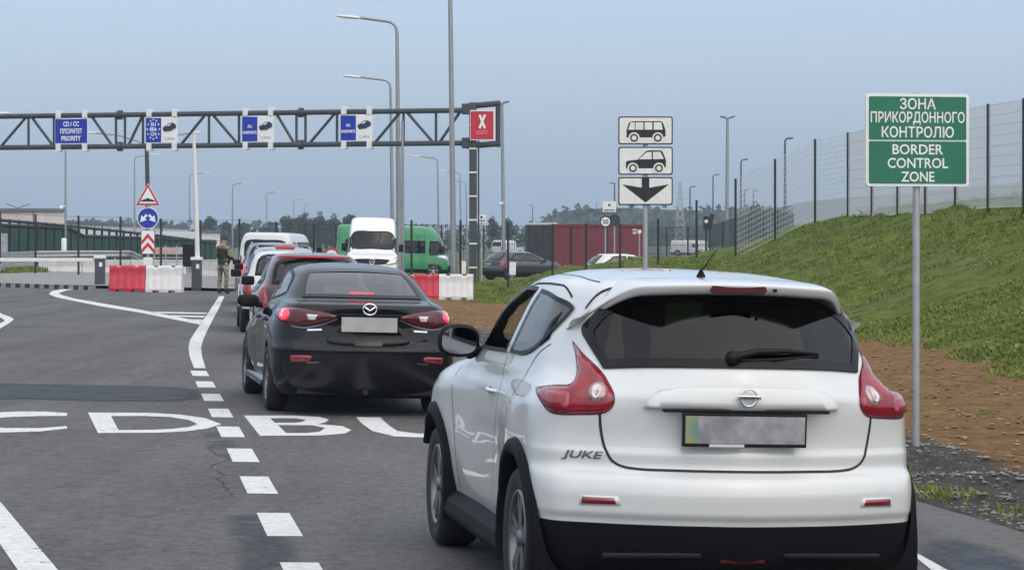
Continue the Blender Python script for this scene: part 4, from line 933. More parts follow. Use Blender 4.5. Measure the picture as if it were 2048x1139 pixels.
for v in list(range(0, 130, 9)):
    for u in (5.3, 6.0, 7.4):
        x, y = uv2(u, v); BK.append((x, y, float(plane(x, y))-(.0 if u < 7 else .03)))
BK = np.array(BK); _n = len(BK)
def _tps(A, B):
    d = np.sqrt(((A[:, None, :2]-B[None, :, :2])**2).sum(-1))+1e-9; return d*d*np.log(d)
_S = np.array([.1, .05])                                    # long along the road, so measure distance across it more finely
_P = BK.copy(); _P[:, 0] *= .1; _P[:, 1] *= .05
_A = np.zeros((_n+3, _n+3)); _A[:_n, :_n] = _tps(_P, _P)+np.eye(_n)*.002; _A[:_n, _n] = 1; _A[:_n, _n+1:] = _P[:, :2]; _A[_n:, :_n] = _A[:_n, _n:].T
_w = np.linalg.solve(_A, np.r_[BK[:, 2], 0, 0, 0])
def bank(x, y):
    x = np.atleast_1d(np.asarray(x, float)); y = np.atleast_1d(np.asarray(y, float)); q = np.c_[x*.1, y*.05]
    return _tps(q, _P) @ _w[:_n]+_w[_n]+q @ _w[_n+1:]
FOOT = [(8.6, -10), (8.2, 10), (7.6, 26), (7.3, 35.7), (7.1, 51), (5.6, 58), (4, 64), (1.6, 72), (-1, 78), (-2.2, 84), (-3.4, 95), (-5.5, 115), (-7, 140)]
def foot_side(x, y):                                # signed distance: positive on the grass
    P = np.array(FOOT); xf = np.interp(y, P[:, 1], P[:, 0]); return x-xf
def vnoise(x, y, s, seed=0):
    """value noise, for lumps in the ground"""
    rg_ = np.random.default_rng(seed); T = rg_.random((64, 64)); X = x/s; Y = y/s; i = np.floor(X).astype(int); j = np.floor(Y).astype(int); f = X-i; g = Y-j; f = f*f*(3-2*f); g = g*g*(3-2*g)
    t = lambda a, b: T[a % 64, b % 64]
    return (t(i, j)*(1-f)+t(i+1, j)*f)*(1-g)+(t(i, j+1)*(1-f)+t(i+1, j+1)*f)*g-.5
def verge_z(x, y):
    d = foot_side(x, y); u = x*LR.x+y*LR.y; z = bank(x, y)
    g = np.clip(d/1.5, 0, 1); k = np.clip((u-RE)/.5, 0, 1)
    z = z+g*(.30*vnoise(x, y, 2.4, 1)+.22*vnoise(x, y, .9, 2)+.08*vnoise(x, y, .4, 4))+(1-g)*k*(.12*vnoise(x, y, 1.1, 3)+.07*vnoise(x, y, .33, 5))
    return z
nu_, nv_ = 170, 330
ug = RE-.35+(np.linspace(0, 1, nu_+1)**1.5)*46; vg = -8+np.linspace(0, 1, nv_+1)**1.15*165
UU, VV = np.meshgrid(ug, vg); XX = LR.x*UU+LD.x*VV; YY = LR.y*UU+LD.y*VV
ZZ = np.concatenate([verge_z(XX[i], YY[i]) for i in range(nv_+1)]).reshape(XX.shape)
ZZ[:, 0] = plane(XX[:, 0], YY[:, 0])-.05; ZZ[:, 1] = np.minimum(ZZ[:, 1], plane(XX[:, 1], YY[:, 1])-.02)
mb = MB(); mb.v = list(map(tuple, np.c_[XX.ravel(), YY.ravel(), ZZ.ravel()])); w_ = nu_+1
mb.f = [(j*w_+i, j*w_+i+1, (j+1)*w_+i+1, (j+1)*w_+i) for j in range(nv_) for i in range(nu_)]; mb.m = [0]*len(mb.f); mb.sm = [True]*len(mb.f)
M_verge = bpy.data.materials.new('verge_soil_and_grass'); M_verge.use_nodes = True
def verge_material(m):
    t = m.node_tree; p = t.nodes['Principled BSDF']; p.inputs['Roughness'].default_value = .95; p.inputs['Specular IOR Level'].default_value = .15
    at_ = N(t, 'ShaderNodeAttribute', attribute_name='ground_kind'); sp = N(t, 'ShaderNodeSeparateXYZ'); t.links.new(at_.outputs['Vector'], sp.inputs[0])
    o = N(t, 'ShaderNodeTexCoord')
    def noise(s, d=6, r=.7, sc=None):
        n = N(t, 'ShaderNodeTexNoise'); n.inputs['Scale'].default_value = s; n.inputs['Detail'].default_value = d; n.inputs['Roughness'].default_value = r
        if sc: mp = N(t, 'ShaderNodeMapping'); mp.inputs['Scale'].default_value = sc; t.links.new(o.outputs['Object'], mp.inputs[0]); t.links.new(mp.outputs[0], n.inputs[0])
        else: t.links.new(o.outputs['Object'], n.inputs[0])
        return n.outputs['Fac']
    def ramp(f, *st):
        r = N(t, 'ShaderNodeValToRGB'); e = r.color_ramp.elements
        for i, (q, c) in enumerate(st):
            x = e[i] if i < 2 else e.new(q)
            x.position = q; x.color = (*c, 1)
        t.links.new(f, r.inputs[0]); return r.outputs[0]
    grass = ramp(noise(2.2), (.3, (.050, .076, .010)), (.72, (.165, .190, .036)), (.5, (.095, .132, .019)))
    dry = ramp(noise(3), (.3, (.085, .066, .034)), (.7, (.17, .135, .075)))
    dirt = ramp(noise(3.5, 8, .8), (.28, (.082, .043, .015)), (.75, (.330, .205, .095)), (.5, (.200, .115, .046)))
    grav = ramp(noise(7, 8, .85), (.3, (.026, .025, .024)), (.74, (.21, .20, .185)), (.52, (.072, .068, .062)))
    def mix(f, a, b):
        n = N(t, 'ShaderNodeMix', data_type='RGBA'); t.links.new(f, n.inputs[0]); t.links.new(a, n.inputs[6]); t.links.new(b, n.inputs[7]); return n.outputs[2]
    def thr(f, s, d, w=.12):
        a = N(t, 'ShaderNodeMath', operation='MULTIPLY_ADD'); a.inputs[1].default_value = d; t.links.new(noise(s), a.inputs[0]); t.links.new(f, a.inputs[2])
        r = N(t, 'ShaderNodeMapRange'); r.inputs[1].default_value = .5+d/2-w; r.inputs[2].default_value = .5+d/2+w; t.links.new(a.outputs[0], r.inputs[0]); return r.outputs[0]
    dp = N(t, 'ShaderNodeMapRange'); dp.inputs[1].default_value = .56; dp.inputs[2].default_value = .68; dp.inputs[4].default_value = .7; t.links.new(noise(.35, 6, .65), dp.inputs[0])
    col = mix(thr(sp.outputs[1], 1.5, .7), grav, dirt); col = mix(thr(sp.outputs[0], 1.2, .6), col, mix(dp.outputs[0], grass, dry))
    t.links.new(col, p.inputs['Base Color'])
    b = N(t, 'ShaderNodeBump'); b.inputs['Strength'].default_value = .9; b.inputs['Distance'].default_value = .06; t.links.new(noise(9, 8, .8), b.inputs['Height']); t.links.new(b.outputs[0], p.inputs['Normal'])
verge_material(M_verge)
vo_ = mb.build('grass_bank', M_verge); tag(vo_, kind='structure')
ca = vo_.data.attributes.new('ground_kind', 'FLOAT_VECTOR', 'POINT')
dd_ = foot_side(XX.ravel(), YY.ravel()); uu_ = UU.ravel()
arr = np.zeros((len(dd_), 3), np.float32); arr[:, 0] = np.clip(.5+dd_/1.6, 0, 1); arr[:, 1] = np.clip(.5+(uu_-7.0)/1.2, 0, 1)
ca.data.foreach_set('vector', arr.ravel())
# the land beyond, one sheet to the horizon
M_land = mat('far_ground', (.085, .095, .055), .95, var=.3, vscale=.05)
mb = MB(); xs_ = [-2500, -600, -200, -90, -60, -30, 0, 30, 60, 90, 200, 600, 2500]; ys_ = [-400, -60, -14, 20, 60, 100, 140, 165, 200, 300, 500, 1000, 4000]
vs = [(x, y, float(plane(x, y))-.30) for y in ys_ for x in xs_]; k_ = len(xs_)
mb.add(vs, [(j*k_+i, j*k_+i+1, (j+1)*k_+i+1, (j+1)*k_+i) for j in range(len(ys_)-1) for i in range(k_-1)]); tag(mb.build('ground', M_land), kind='structure')

# grass blades and weeds over the bank, stones on the shoulder
M_blade = mat('grass_blade', (.062, .105, .009), .7, col2=(.215, .262, .045), vscale=1.6); M_blade.node_tree.nodes['Principled BSDF'].inputs['Specular IOR Level'].default_value = .2
M_blade2 = mat('dry_grass_blade', (.15, .13, .06), .8, col2=(.25, .22, .11), vscale=1.5)
def blades(name, label, n, region, hmin, hmax, m, seed, cull=None, clump=.6, keep=1.0, width=.03):
    r_ = np.random.default_rng(seed); x = r_.uniform(region[0], region[1], n); y = region[2]+(region[3]-region[2])*r_.random(n)**1.15
    d = foot_side(x, y); c = vnoise(x, y, .8, 11+seed)+.6*vnoise(x, y, 2.6, 12+seed); ok = (d > -.25+.5*vnoise(x, y, .7, 9)) & (c > -.38*clump) 
    if cull is not None: ok &= cull(x, y)
    x, y, c = x[ok], y[ok], c[ok]; k = len(x); z = np.concatenate([verge_z(x[i:i+4000], y[i:i+4000]) for i in range(0, k, 4000)]) if k else np.zeros(0)
    h = r_.uniform(hmin, hmax, k)*(.65+.9*np.clip(c+.3, 0, 1)); a = r_.uniform(0, 2*np.pi, k); l = r_.uniform(-1.7, 1.7, k)*h; l2 = r_.uniform(-1.3, 1.3, k)*h; wd = width*r_.uniform(.6, 1.5, k)
    ux, uy = np.cos(a)*wd, np.sin(a)*wd
    p0 = np.c_[x-ux, y-uy, z-.03]; p1 = np.c_[x+ux, y+uy, z-.03]; p2 = np.c_[x+l*.4+ux*.6, y+l2*.4+uy*.6, z+h*.6]; p3 = np.c_[x+l*.4-ux*.6, y+l2*.4-uy*.6, z+h*.6]; p4 = np.c_[x+l, y+l2, z+h]
    V = np.stack([p0, p1, p2, p3, p4], 1).reshape(-1, 3); b = np.arange(k)*5
    me = bpy.data.meshes.new(name); F4 = np.c_[b, b+1, b+2, b+3]; F3 = np.c_[b+3, b+2, b+4]
    me.vertices.add(len(V)); me.vertices.foreach_set('co', V.ravel()); me.loops.add(k*7); me.polygons.add(k*2)
    me.loops.foreach_set('vertex_index', np.concatenate([F4.ravel(), F3.ravel()])); me.polygons.foreach_set('loop_start', np.r_[np.arange(k)*4, k*4+np.arange(k)*3]); me.polygons.foreach_set('loop_total', np.r_[np.full(k, 4), np.full(k, 3)])
    me.update(); me.validate(); me.materials.append(m)
    o = bpy.data.objects.new(name, me); COL.objects.link(o); return tag(o, label, 'grass', kind='stuff')
fence_cull = lambda x, y: (y < 96) & (x > -2.2)
blades('grass', 'short green grass growing over the sloping bank', 270000, (-3, 17, 32, 95), .018, .062, M_blade, 1, fence_cull, width=.019)
blades('grass', 'dry straw coloured grass in patches on the bank', 46000, (-3, 17, 34, 95), .02, .085, M_blade2, 2, lambda x, y: (vnoise(x, y, 3.0, 31) > .06) & (y < 96), width=.014)
blades('tall_grass', 'taller tufts of grass and weeds along the top of the bank', 4500, (-1, 17, 60, 96), .08, .26, M_blade, 3, lambda x, y: (bank(x, y) > 1.9) & (vnoise(x, y, 1.4, 41) > .05), width=.03)
M_stone = mat('stone', (.07, .068, .064), .9, col2=(.30, .29, .27), vscale=4)
def stones(name, label, n, u0, u1, v0, v1, smin, smax, seed, m):
    r_ = np.random.default_rng(seed); mb = MB(); u = r_.uniform(u0, u1, n); v = v0+(v1-v0)*r_.random(n)**1.6; x = LR.x*u+LD.x*v; y = LR.y*u+LD.y*v; z = verge_z(x, y)
    ico = [(0, 0, 1), (.9, 0, .3), (.2, .85, .4), (-.75, .5, .3), (-.7, -.55, .35), (.25, -.9, .25), (0, 0, -.6)]; fc = [(0, 1, 2), (0, 2, 3), (0, 3, 4), (0, 4, 5), (0, 5, 1), (6, 2, 1), (6, 3, 2), (6, 4, 3), (6, 5, 4), (6, 1, 5)]
    for i in range(n):
        s_ = r_.uniform(smin, smax)*r_.uniform(.5, 1.2); a = r_.uniform(0, 6.28); c, q = math.cos(a), math.sin(a)
        mb.add([(x[i]+s_*(c*p-q*t)*r_.uniform(.7, 1.2), y[i]+s_*(q*p+c*t), z[i]+s_*.6*k) for p, t, k in ico], fc)
    return tag(mb.build(name, m), label, 'stones', kind='stuff')
stones('gravel', 'loose grey stones on the gravel shoulder', 9500, 5.4, 7.2, 9, 60, .007, .034, 5, M_stone)
stones('soil_clods', 'brown clods of earth on the bare soil strip', 9500, 6.9, 14, 14, 70, .010, .048, 6, mat('soil_clod', (.12, .070, .032), .95, col2=(.30, .195, .10), vscale=1.0))

def sprigs(name, label, n, u0, u1, v0, v1, seed):
    r_ = random.Random(seed); mb = MB()
    for _ in range(n):
        cu, cv = r_.uniform(u0, u1), r_.uniform(v0, v1)
        for _ in range(r_.randint(8, 22)):
            x, y = uv2(cu+r_.gauss(0, .07), cv+r_.gauss(0, .12)); z = float(verge_z(np.array([x]), np.array([y]))[0]); q_ = r_.uniform(0, 6.28); c, s_ = .008*math.cos(q_), .008*math.sin(q_); h = r_.uniform(.03, .10)
            mb.add([(x-c, y-s_, z-.01), (x+c, y+s_, z-.01), (x+r_.uniform(-.06, .06), y+r_.uniform(-.06, .06), z+h)], [(0, 1, 2)])
    return tag(mb.build(name, M_blade), label, 'grass', kind='stuff')
sprigs('weeds', 'sparse green weeds sprouting along the edge of the asphalt and gravel', 44, 5.42, 6.0, 11, 22, 3)
sprigs('weeds', 'scattered weeds on the bare soil below the bank', 26, 8.0, 12.0, 18, 45, 4)

# ------------------------------------------------------------------ gantry with its signs
M_dsteel = mat('dark_grey_steel', (.058, .064, .074), .5, .3, var=.2, vscale=2); M_signw = mat('sign_white', (.80, .81, .80), .45, var=.06, vscale=8); M_signblue = mat('sign_blue', (.006, .028, .36), .4, var=.1, vscale=6)
M_signred = mat('sign_red', (.50, .015, .035), .45, var=.1, vscale=6); M_signblack = mat('sign_black', (.012, .013, .015), .5); M_signgrey = mat('sign_grey_white', (.76, .77, .74), .5, var=.06, vscale=10); M_signback = mat('sign_back', (.25, .26, .27), .5, .5)
M_signgreen = mat('sign_green', (.008, .155, .090), .35, var=.08, vscale=4); M_signpink = mat('sign_pale_red', (.62, .18, .22), .5); M_clamp = mat('white_clamp', (.74, .75, .74), .5)
def YG(px): return 105.4-(105.4-100.2)*px/940
ZT, ZB = 6.79, 5.48
def gp(px, z, dy=0):
    Y = YG(px)+dy; return Vector(((px-CX)/F*Y, Y, z))
ga = empty('gantry', gp(945, -.35)); tag(ga, 'dark steel truss gantry carrying the lane signs across the road', 'gantry')
def rel(root, mb): mb.v = [tuple(Vector(p)-root.location) for p in mb.v]; return mb
for z in (ZT, ZB): rel(ga, MB().tube([gp(-150, z), gp(932, z)], .108, 12)).build('chord', M_dsteel, ga)
def brace(a, b, za, zb, r=.06): rel(ga, MB().tube([gp(a, za), gp(b, zb)], r, 8)).build('brace', M_dsteel, ga)
for a, b, up in ((-70, -10, 0), (0, 54, 1), (62, 108, 0), (182, 226, 0), (256, 286, 1), (360, 412, 1), (424, 478, 0), (552, 590, 0), (617, 672, 1), (748, 802, 1), (812, 868, 0), (878, 922, 1)):
    brace(a, b, ZB if up else ZT, ZT if up else ZB)
for p in (57, 108, 232, 250, 286, 418, 478, 593, 611, 674, 807, 872, -40, -5): brace(p, p, ZB, ZT, .055)
for p in (240, 602):
    for z in (ZT, ZB): rel(ga, MB().tube([gp(p-4, z), gp(p+4, z)], .20, 16)).build('flange', M_dsteel, ga)
rel(ga, MB().box(gp(946, 3.35), (.30, .32, 7.5))).build('column', M_dsteel, ga, .02)
for i in range(7): rel(ga, MB().box(gp(946, .5+.95*i), (.33, .35, .06))).build('column_band', M_clamp, ga)
rel(ga, MB().tube([gp(957, -.3, -.1), gp(957, 5.6, -.1)], .035, 8)).build('cable_duct', M_dsteel, ga)
for z in (6.95, 5.35): rel(ga, MB().tube([gp(934, z if z > 6 else z), gp(1000, z+.10)], .12, 12)).build('cantilever', M_dsteel, ga)
rel(ga, MB().tube([gp(996, 5.3), gp(996, 7.1)], .10, 10)).build('end_post', M_dsteel, ga)
for z in (ZT+.05, ZB): rel(ga, MB().box(gp(936, z), (.5, .45, .42))).build('joint', M_dsteel, ga, .03)
def stroke(mb, pts, w, y, mi=0):
    """a flat band along a polyline in (x,z)"""
    P = [Vector(p) for p in pts]; vs = []
    for i, p in enumerate(P):
        t = (P[min(i+1, len(P)-1)]-P[max(i-1, 0)]).normalized(); n_ = Vector((-t.y, t.x))*w/2
        vs += [(p.x+n_.x, y, p.y+n_.y), (p.x-n_.x, y, p.y-n_.y)]
    return mb.add(vs, [(2*i, 2*i+1, 2*i+3, 2*i+2) for i in range(len(P)-1)], mi)
CARSIDE = [(-1, -.18), (-1, .08), (-.9, .16), (-.52, .22), (-.22, .62), (-.12, .68), (.58, .68), (.72, .62), (.86, .18), (.95, .10), (.97, -.1), (.93, -.18)]
def put_text(s, size, width, x, z, y, m, root, name='lettering', bold=.03):
    vs, fs = text_mesh(s, size, bold, width); return MB().add([Vector((p.x+x, y, p.z+z)) for p in vs], fs).build(name, m, root)
def disc(x, z, r, y, n=28): return [(x+r*math.cos(2*math.pi*i/n), z+r*math.sin(2*math.pi*i/n)) for i in range(n)]
def fpoly(mb, poly, y, mi=0): return mb.add([(x, y, z) for x, z in poly], [tuple(range(len(poly)))], mi)
def car_icon(root, x, z, s):
    """small three-quarter car drawn on a sign"""
    m = MB(); fpoly(m, [(x+s*a, z+s*b) for a, b in ((-.95, -.32), (-.95, .05), (-.65, .18), (-.05, .62), (.55, .66), (.95, .38), (.98, -.05), (.5, -.3), (.2, -.48), (-.3, -.5))], -.045)
    o = m.build('car_symbol', M_icon, root)
    m = MB(); fpoly(m, [(x+s*a, z+s*b) for a, b in ((-.48, .2), (0, .5), (.3, .53), (.05, .25))], -.048); m.build('symbol_window', M_signw, o)
    m = MB()
    fpoly(m, disc(x-.62*s, z-.38*s, .2*s, 0, 14), -.048); m.build('symbol_wheel', M_signblack, o)
M_icon = mat('sign_dark_blue', (.02, .035, .075), .5)
def gantry_sign(px0, px1, label, kind):
    pm = (px0+px1)/2; c = gp(pm, 6.13, -.22); rz = math.atan2(YG(px1)-YG(px0), (px1-px0)/F*YG(pm)); s_ = F/YG(pm); W = (px1-px0)/s_*1.02; Hh = 1.06
    root = empty('lane_sign', c, rz); tag(root, label, 'sign', 'lane signs on the gantry')
    MB().box((0, 0, 0), (W, .06, Hh)).build('panel', M_signw, root, .01)
    for sx_ in (-1, 1):
        for z in (.70, -.70): MB().box((sx_*W*.40, .1, z), (.20, .36, .32)).build('clamp', M_clamp, root, .02)
    if kind == 'prio':
        MB().box((0, -.034, 0), (W*.97, .006, Hh*.95)).build('blue_field', M_signblue, root)
        for i, t in enumerate(('CD / CC', 'ПРІОРИТЕТ', 'PRIORITY')): put_text(t, .27, (.72, 1.0, .88)[i], 0, .30-.30*i, -.040, M_signw, root)
    elif kind == 'x': pass
    else:
        MB().box((-W*.25, -.034, 0), (W*.48, .006, Hh*.95)).build('blue_field', M_signblue, root)
        car_icon(root, W*.25, .10, W*.215)
        put_text('CARS', .16, .42, W*.25, -.36, -.036, M_signback, root, bold=0)
        if kind == 'eu':
            m = MB()
            for k in range(12):
                a = k*math.pi/6; x, z = -W*.25+.27*math.cos(a), .04+.40*math.sin(a); st = [(x+(.055 if j % 2 == 0 else .022)*math.sin(j*math.pi/5), z+(.055 if j % 2 == 0 else .022)*math.cos(j*math.pi/5)) for j in range(10)]
                fpoly(m, st, -.040)
            m.build('stars', M_signw, root)
            for i, t in enumerate(('EU', 'EEA', 'CH')): put_text(t, .20, (.22, .32, .24)[i], -W*.25, .24-.2*i, -.040, M_signw, root)
        else:
            put_text('ALL', .17, .20, -W*.25, .12, -.040, M_signw, root); put_text('PASSPORTS', .16, W*.43, -W*.25, -.14, -.040, M_signw, root)
gantry_sign(108, 178, 'blue lane sign with three lines of white lettering, leftmost on the gantry', 'prio')
gantry_sign(290, 357, 'half blue half white lane sign with a ring of stars and a small car', 'eu')
gantry_sign(483, 549, 'blue and white passport lane sign, left one of two alike on the gantry', 'all')
gantry_sign(680, 746, 'blue and white passport lane sign, the one nearer the gantry column', 'all')
c = gp(965, 6.17, -.25); rs = empty('lane_sign', c, 0); tag(rs, 'red lane sign with a white cross at the right end of the gantry', 'sign', 'lane signs on the gantry')
MB().box((0, 0, 0), (1.0, .06, 1.20)).build('panel', M_signw, rs, .01); MB().box((-.02, -.034, 0), (.92, .006, 1.12)).build('red_field', M_signred, rs)
m = MB(); stroke(m, [(-.12, .42), (.10, -.12)], .09, -.040); stroke(m, [(.10, .42), (-.12, -.12)], .09, -.043); m.build('cross', M_signw, rs)
m = MB(); stroke(m, [(-.26, -.26), (.22, -.22)], .05, -.040); stroke(m, [(-.26, -.34), (.20, -.32)], .05, -.040); m.build('small_print', M_signpink, rs)

# ------------------------------------------------------------------ signs on posts
def post_at(px, Y, kind='road'):
    X = (px-CX)/F*Y; return X, Y
def zpx(py, Y): return CAMZ-(py-HY)/F*Y
def wpx(n_, Y): return n_/F*Y
# green border zone sign
Yg = 21.0; X = (1834.5-CX)/F*Yg; zb_ = float(verge_z(np.array([X]), np.array([Yg]))[0]); bs = empty('border_sign', (X, Yg, zb_)); tag(bs, 'large green sign with white lettering on a tall steel post at the right roadside', 'sign')
z0, z1 = zpx(373, Yg)-zb_, zpx(188, Yg)-zb_; W = wpx(214, Yg); zc = (z0+z1)/2; Hh = z1-z0
MB().tube([(0, .05, -.3), (0, .05, z1+.012)], .031, 16).build('post', M_steel, bs)
def rrect(x, z, w_, h_, r, n=5):
    out = []
    for cx_, cz_, a0 in ((x+w_/2-r, z+h_/2-r, 0), (x-w_/2+r, z+h_/2-r, 90), (x-w_/2+r, z-h_/2+r, 180), (x+w_/2-r, z-h_/2+r, 270)):
        out += [(cx_+r*math.cos(R(a0+90*i/n)), cz_+r*math.sin(R(a0+90*i/n))) for i in range(n+1)]
    return out
bp = empty('sign_panel', (0, 0, 0), R(9), bs)
MB().prism(rrect(0, zc, W, Hh, .03), -.012, .022).build('panel', [M_signw], bp, .003)
MB().prism(rrect(0, zc, W*.985, Hh*.985, .03), .0225, .040).build('backing_frame', M_signback, bp)
hm = Hh*.955; zt_ = zc+hm*.248; zl_ = zc-hm*.252
MB().prism(rrect(0, zt_, W*.945, hm*.488, .012), -.0155, -.0125).build('green_field', M_signgreen, bp); MB().prism(rrect(0, zl_, W*.945, hm*.478, .012), -.0155, -.0125).build('green_field', M_signgreen, bp)
for t, wd_, dz in (('ЗОНА', .37, .163), ('ПРИКОРДОННОГО', .965, .0), ('КОНТРОЛЮ', .74, -.155)): put_text(t, .122, W*.945*wd_, 0, zt_+dz*hm, -.0165, M_signw, bp, bold=.014)
for t, wd_, dz in (('BORDER', .52, .148), ('CONTROL', .62, -.006), ('ZONE', .34, -.160)): put_text(t, .118, W*.945*wd_, 0, zl_+dz*hm, -.0165, M_signw, bp, bold=.014)
for z in (z1-.1, z0+.12): MB().box((0, .045, z), (.16, .02, .03)).build('clamp', M_steel, bs)
# three plates on one post
Yt = 32.5; X = (1291-CX)/F*Yt; zb_ = float(plane(X, Yt)); ts = empty('sign_post', (X, Yt, zb_)); tag(ts, 'three white and black plates one above another on a steel post beyond the white crossover', 'sign')
MB().tube([(0, .04, -.1), (0, .04, zpx(234, Yt)-zb_)], .032, 14).build('post', M_steel, ts)
PW = wpx(109, Yt); PH = wpx(56, Yt)
for i, (ya, yb) in enumerate(((233, 289), (294, 349), (355, 409))):
    z = (zpx(ya, Yt)+zpx(yb, Yt))/2-zb_
    o = MB().prism(rrect(0, z, PW, PH, .03), -.01, .012).build('plate', M_signblack, ts, .002)
    MB().prism(rrect(0, z, PW*.955, PH*.91, .022), -.0135, -.0105).build('plate_face', M_signgrey, o)
    m = MB(); s_ = PW*.34
    if i == 0:
        y = -.015; fpoly(m, [(s_*a, z+s_*b) for a, b in ((-1.03, -.38), (-1.03, .0), (-.9, .42), (-.72, .50), (.85, .50), (.95, .40), (1.08, .0), (1.08, -.30), (.98, -.38))], y)
        w2 = MB()
        for a, b in ((-.94, -.58), (-.54, -.12), (-.05, .36), (.44, .93)):
            fpoly(w2, [(s_*a, z+s_*.04), (s_*b, z+s_*.04), (s_*(b-(.08 if b > .9 else 0)), z+s_*.44), (s_*(a+(.14 if a < -.9 else 0)), z+s_*.44)], y-.002)
    elif i == 1:
        y = -.015; fpoly(m, [(s_*a, z+s_*b) for a, b in ((-1.06, -.42), (-1.06, -.05), (-.95, .0), (-.42, .06), (.0, .50), (.12, .56), (.82, .56), (.92, .48), (1.10, .05), (1.10, -.32), (1.0, -.40))], y)
        w2 = MB(); fpoly(w2, [(s_*a, z+s_*b) for a, b in ((-.36, .08), (.05, .46), (.33, .48), (.33, .08))], y-.002); fpoly(w2, [(s_*a, z+s_*b) for a, b in ((.40, .08), (.40, .48), (.80, .48), (.98, .10))], y-.002)
    else:
        y = -.015; fpoly(m, [(PW*a, z+PH*b) for a, b in ((-.07, .46), (-.07, .12), (-.43, .24), (0, -.41), (.43, .24), (.07, .12), (.07, .46))], y); w2 = None
    sy = m.build('symbol', M_signblack, o)
    if w2:
        w2.build('symbol_window', M_signgrey, sy)
        for a in ((-.62, .66) if i == 0 else (-.68, .72)):
            r_ = .20; MB().prism(disc(s_*a, z-s_*.40, s_*(r_+.10), 0), y-.004, y-.0022).build('wheel_gap', M_signgrey, sy); MB().prism(disc(s_*a, z-s_*.40, s_*(r_+.015), 0), y-.006, y-.0045).build('symbol_wheel', M_signblack, sy); MB().prism(disc(s_*a, z-s_*.40, s_*(r_-.07), 0), y-.008, y-.0065).build('wheel_hub', M_signgrey, sy)
# triangle, round blue sign and chevron board on the barrier island
Yl = 84.0; X = (296-CX)/F*Yl; zb_ = float(plane(X, Yl)); ls = empty('sign_post', (X, Yl, zb_)); tag(ls, 'post with a red triangle, round blue arrow sign and chevron board behind plastic barriers', 'sign')
MB().tube([(0, .06, 0), (0, .06, zpx(372, Yl)-zb_)], .045, 10).build('post', M_steel, ls)
tri = [(0, zpx(366, Yl)-zb_), (-wpx(25, Yl), zpx(411, Yl)-zb_), (wpx(25, Yl), zpx(411, Yl)-zb_)]
ctr = (0, tri[1][1]+.25)
sc_ = lambda k, P_=tri: [(ctr[0]+(a-ctr[0])*k, ctr[1]+(b-ctr[1])*k) for a, b in P_]
o = MB().prism(tri[::-1], -.02, .02).build('triangle', M_signw, ls); MB().prism(sc_(.95)[::-1], -.026, -.021).build('red_border', M_signred, o); MB().prism(sc_(.70)[::-1], -.031, -.027).build('triangle_face', M_signw, o)
m = MB(); zz = tri[1][1]+.13; fpoly(m, [(-.26, zz), (-.2, zz+.06), (-.08, zz+.09), (0, zz+.13), (.08, zz+.09), (.2, zz+.06), (.26, zz)], -.033); m.build('bump_symbol', M_signblack, o)
zc = (zpx(415, Yl)+zpx(457, Yl))/2-zb_; rr = wpx(21.5, Yl)
o = MB().prism(disc(0, zc, rr, 0, 36), -.02, .02).build('round_sign', M_signw, ls); MB().prism(disc(0, zc, rr*.93, 0, 36), -.026, -.021).build('blue_face', M_signblue, o)
for sg in (-1, 1):
    m = MB(); fpoly(m, [(sg*a*rr, zc+b*rr) for a, b in ((.02, .22), (.18, .40), (.42, .10), (.60, .30), (.72, -.38), (.10, -.16), (.28, -.02), (.14, .10))], -.029); m.build('arrow', M_signw, o)
zt_, zb2 = zpx(460, Yl)-zb_, zpx(508, Yl)-zb_; W = wpx(27, Yl)
o = MB().box((0, 0, (zt_+zb2)/2), (W*1.08, .05, zt_-zb2)).build('chevron_board', M_signblack, ls, .02)
MB().box((0, -.028, (zt_+zb2)/2), (W*.96, .006, (zt_-zb2)*.96)).build('board_face', M_signw, o)
for k in range(2):
    zc = zt_-.30-.29*k; m = MB(); fpoly(m, [(-W*.47, zc-.20), (0, zc+.05), (W*.47, zc-.20), (W*.47, zc-.06), (0, zc+.19), (-W*.47, zc-.06)], -.034); m.build('red_chevron', M_signred, o)
MB().box((0, 0, zb2-.25), (.30, .2, .28)).build('base_block', M_clamp, ls, .02)
# small signs far back on the right
def small_plate(px, py, w_, h_, Y, label, dark=False):
    X = (px-CX)/F*Y; zb_ = float(plane(X, Y)); r_ = empty('small_sign', (X, Y, zb_)); tag(r_, label, 'sign'); z = zpx(py, Y)-zb_
    MB().tube([(0, .05, -.1), (0, .05, z)], .035, 8).build('post', M_steel, r_)
    MB().box((0, 0, z), (wpx(w_, Y), .04, wpx(h_, Y))).build('plate', M_signgrey, r_, .01)
    m = MB(); fpoly(m, disc(0, z+wpx(h_*.18, Y), wpx(2.6, Y), 0, 16), -.024); stroke(m, [(-wpx(w_*.36, Y), z-wpx(h_*.25, Y)), (wpx(w_*.36, Y), z-wpx(h_*.25, Y))], .05, -.024); m.build('symbol', M_signblack, r_)
    return r_
small_plate(963, 437, 18, 15, 112, 'small grey-white plate on a thin post beside the gantry column')
def round_sign(px, py, d, Y, label, ring_, face, txt=None, name='round_sign'):
    X = (px-CX)/F*Y; zb_ = float(bank(X, Y)[0]) if px > 950 else float(plane(X, Y)); r_ = empty(name, (X, Y, zb_)); tag(r_, label, 'sign'); z = zpx(py, Y)-zb_; r0 = wpx(d/2, Y)
    MB().tube([(0, .05, -.3), (0, .05, z)], .04, 8).build('post', M_steel, r_)
    o = MB().prism(disc(0, z, r0, 0), -.02, .02).build('disc', ring_, r_); MB().prism(disc(0, z, r0*.76, 0), -.026, -.021).build('disc_face', face, o)
    if txt: put_text(txt, r0*.95, r0*1.0, 0, z, -.03, M_signblack, o)
    return r_, z
round_sign(1211, 443, 24, 118, 'round white speed sign reading 20 in front of the red container', M_signblack, M_signw, '20')
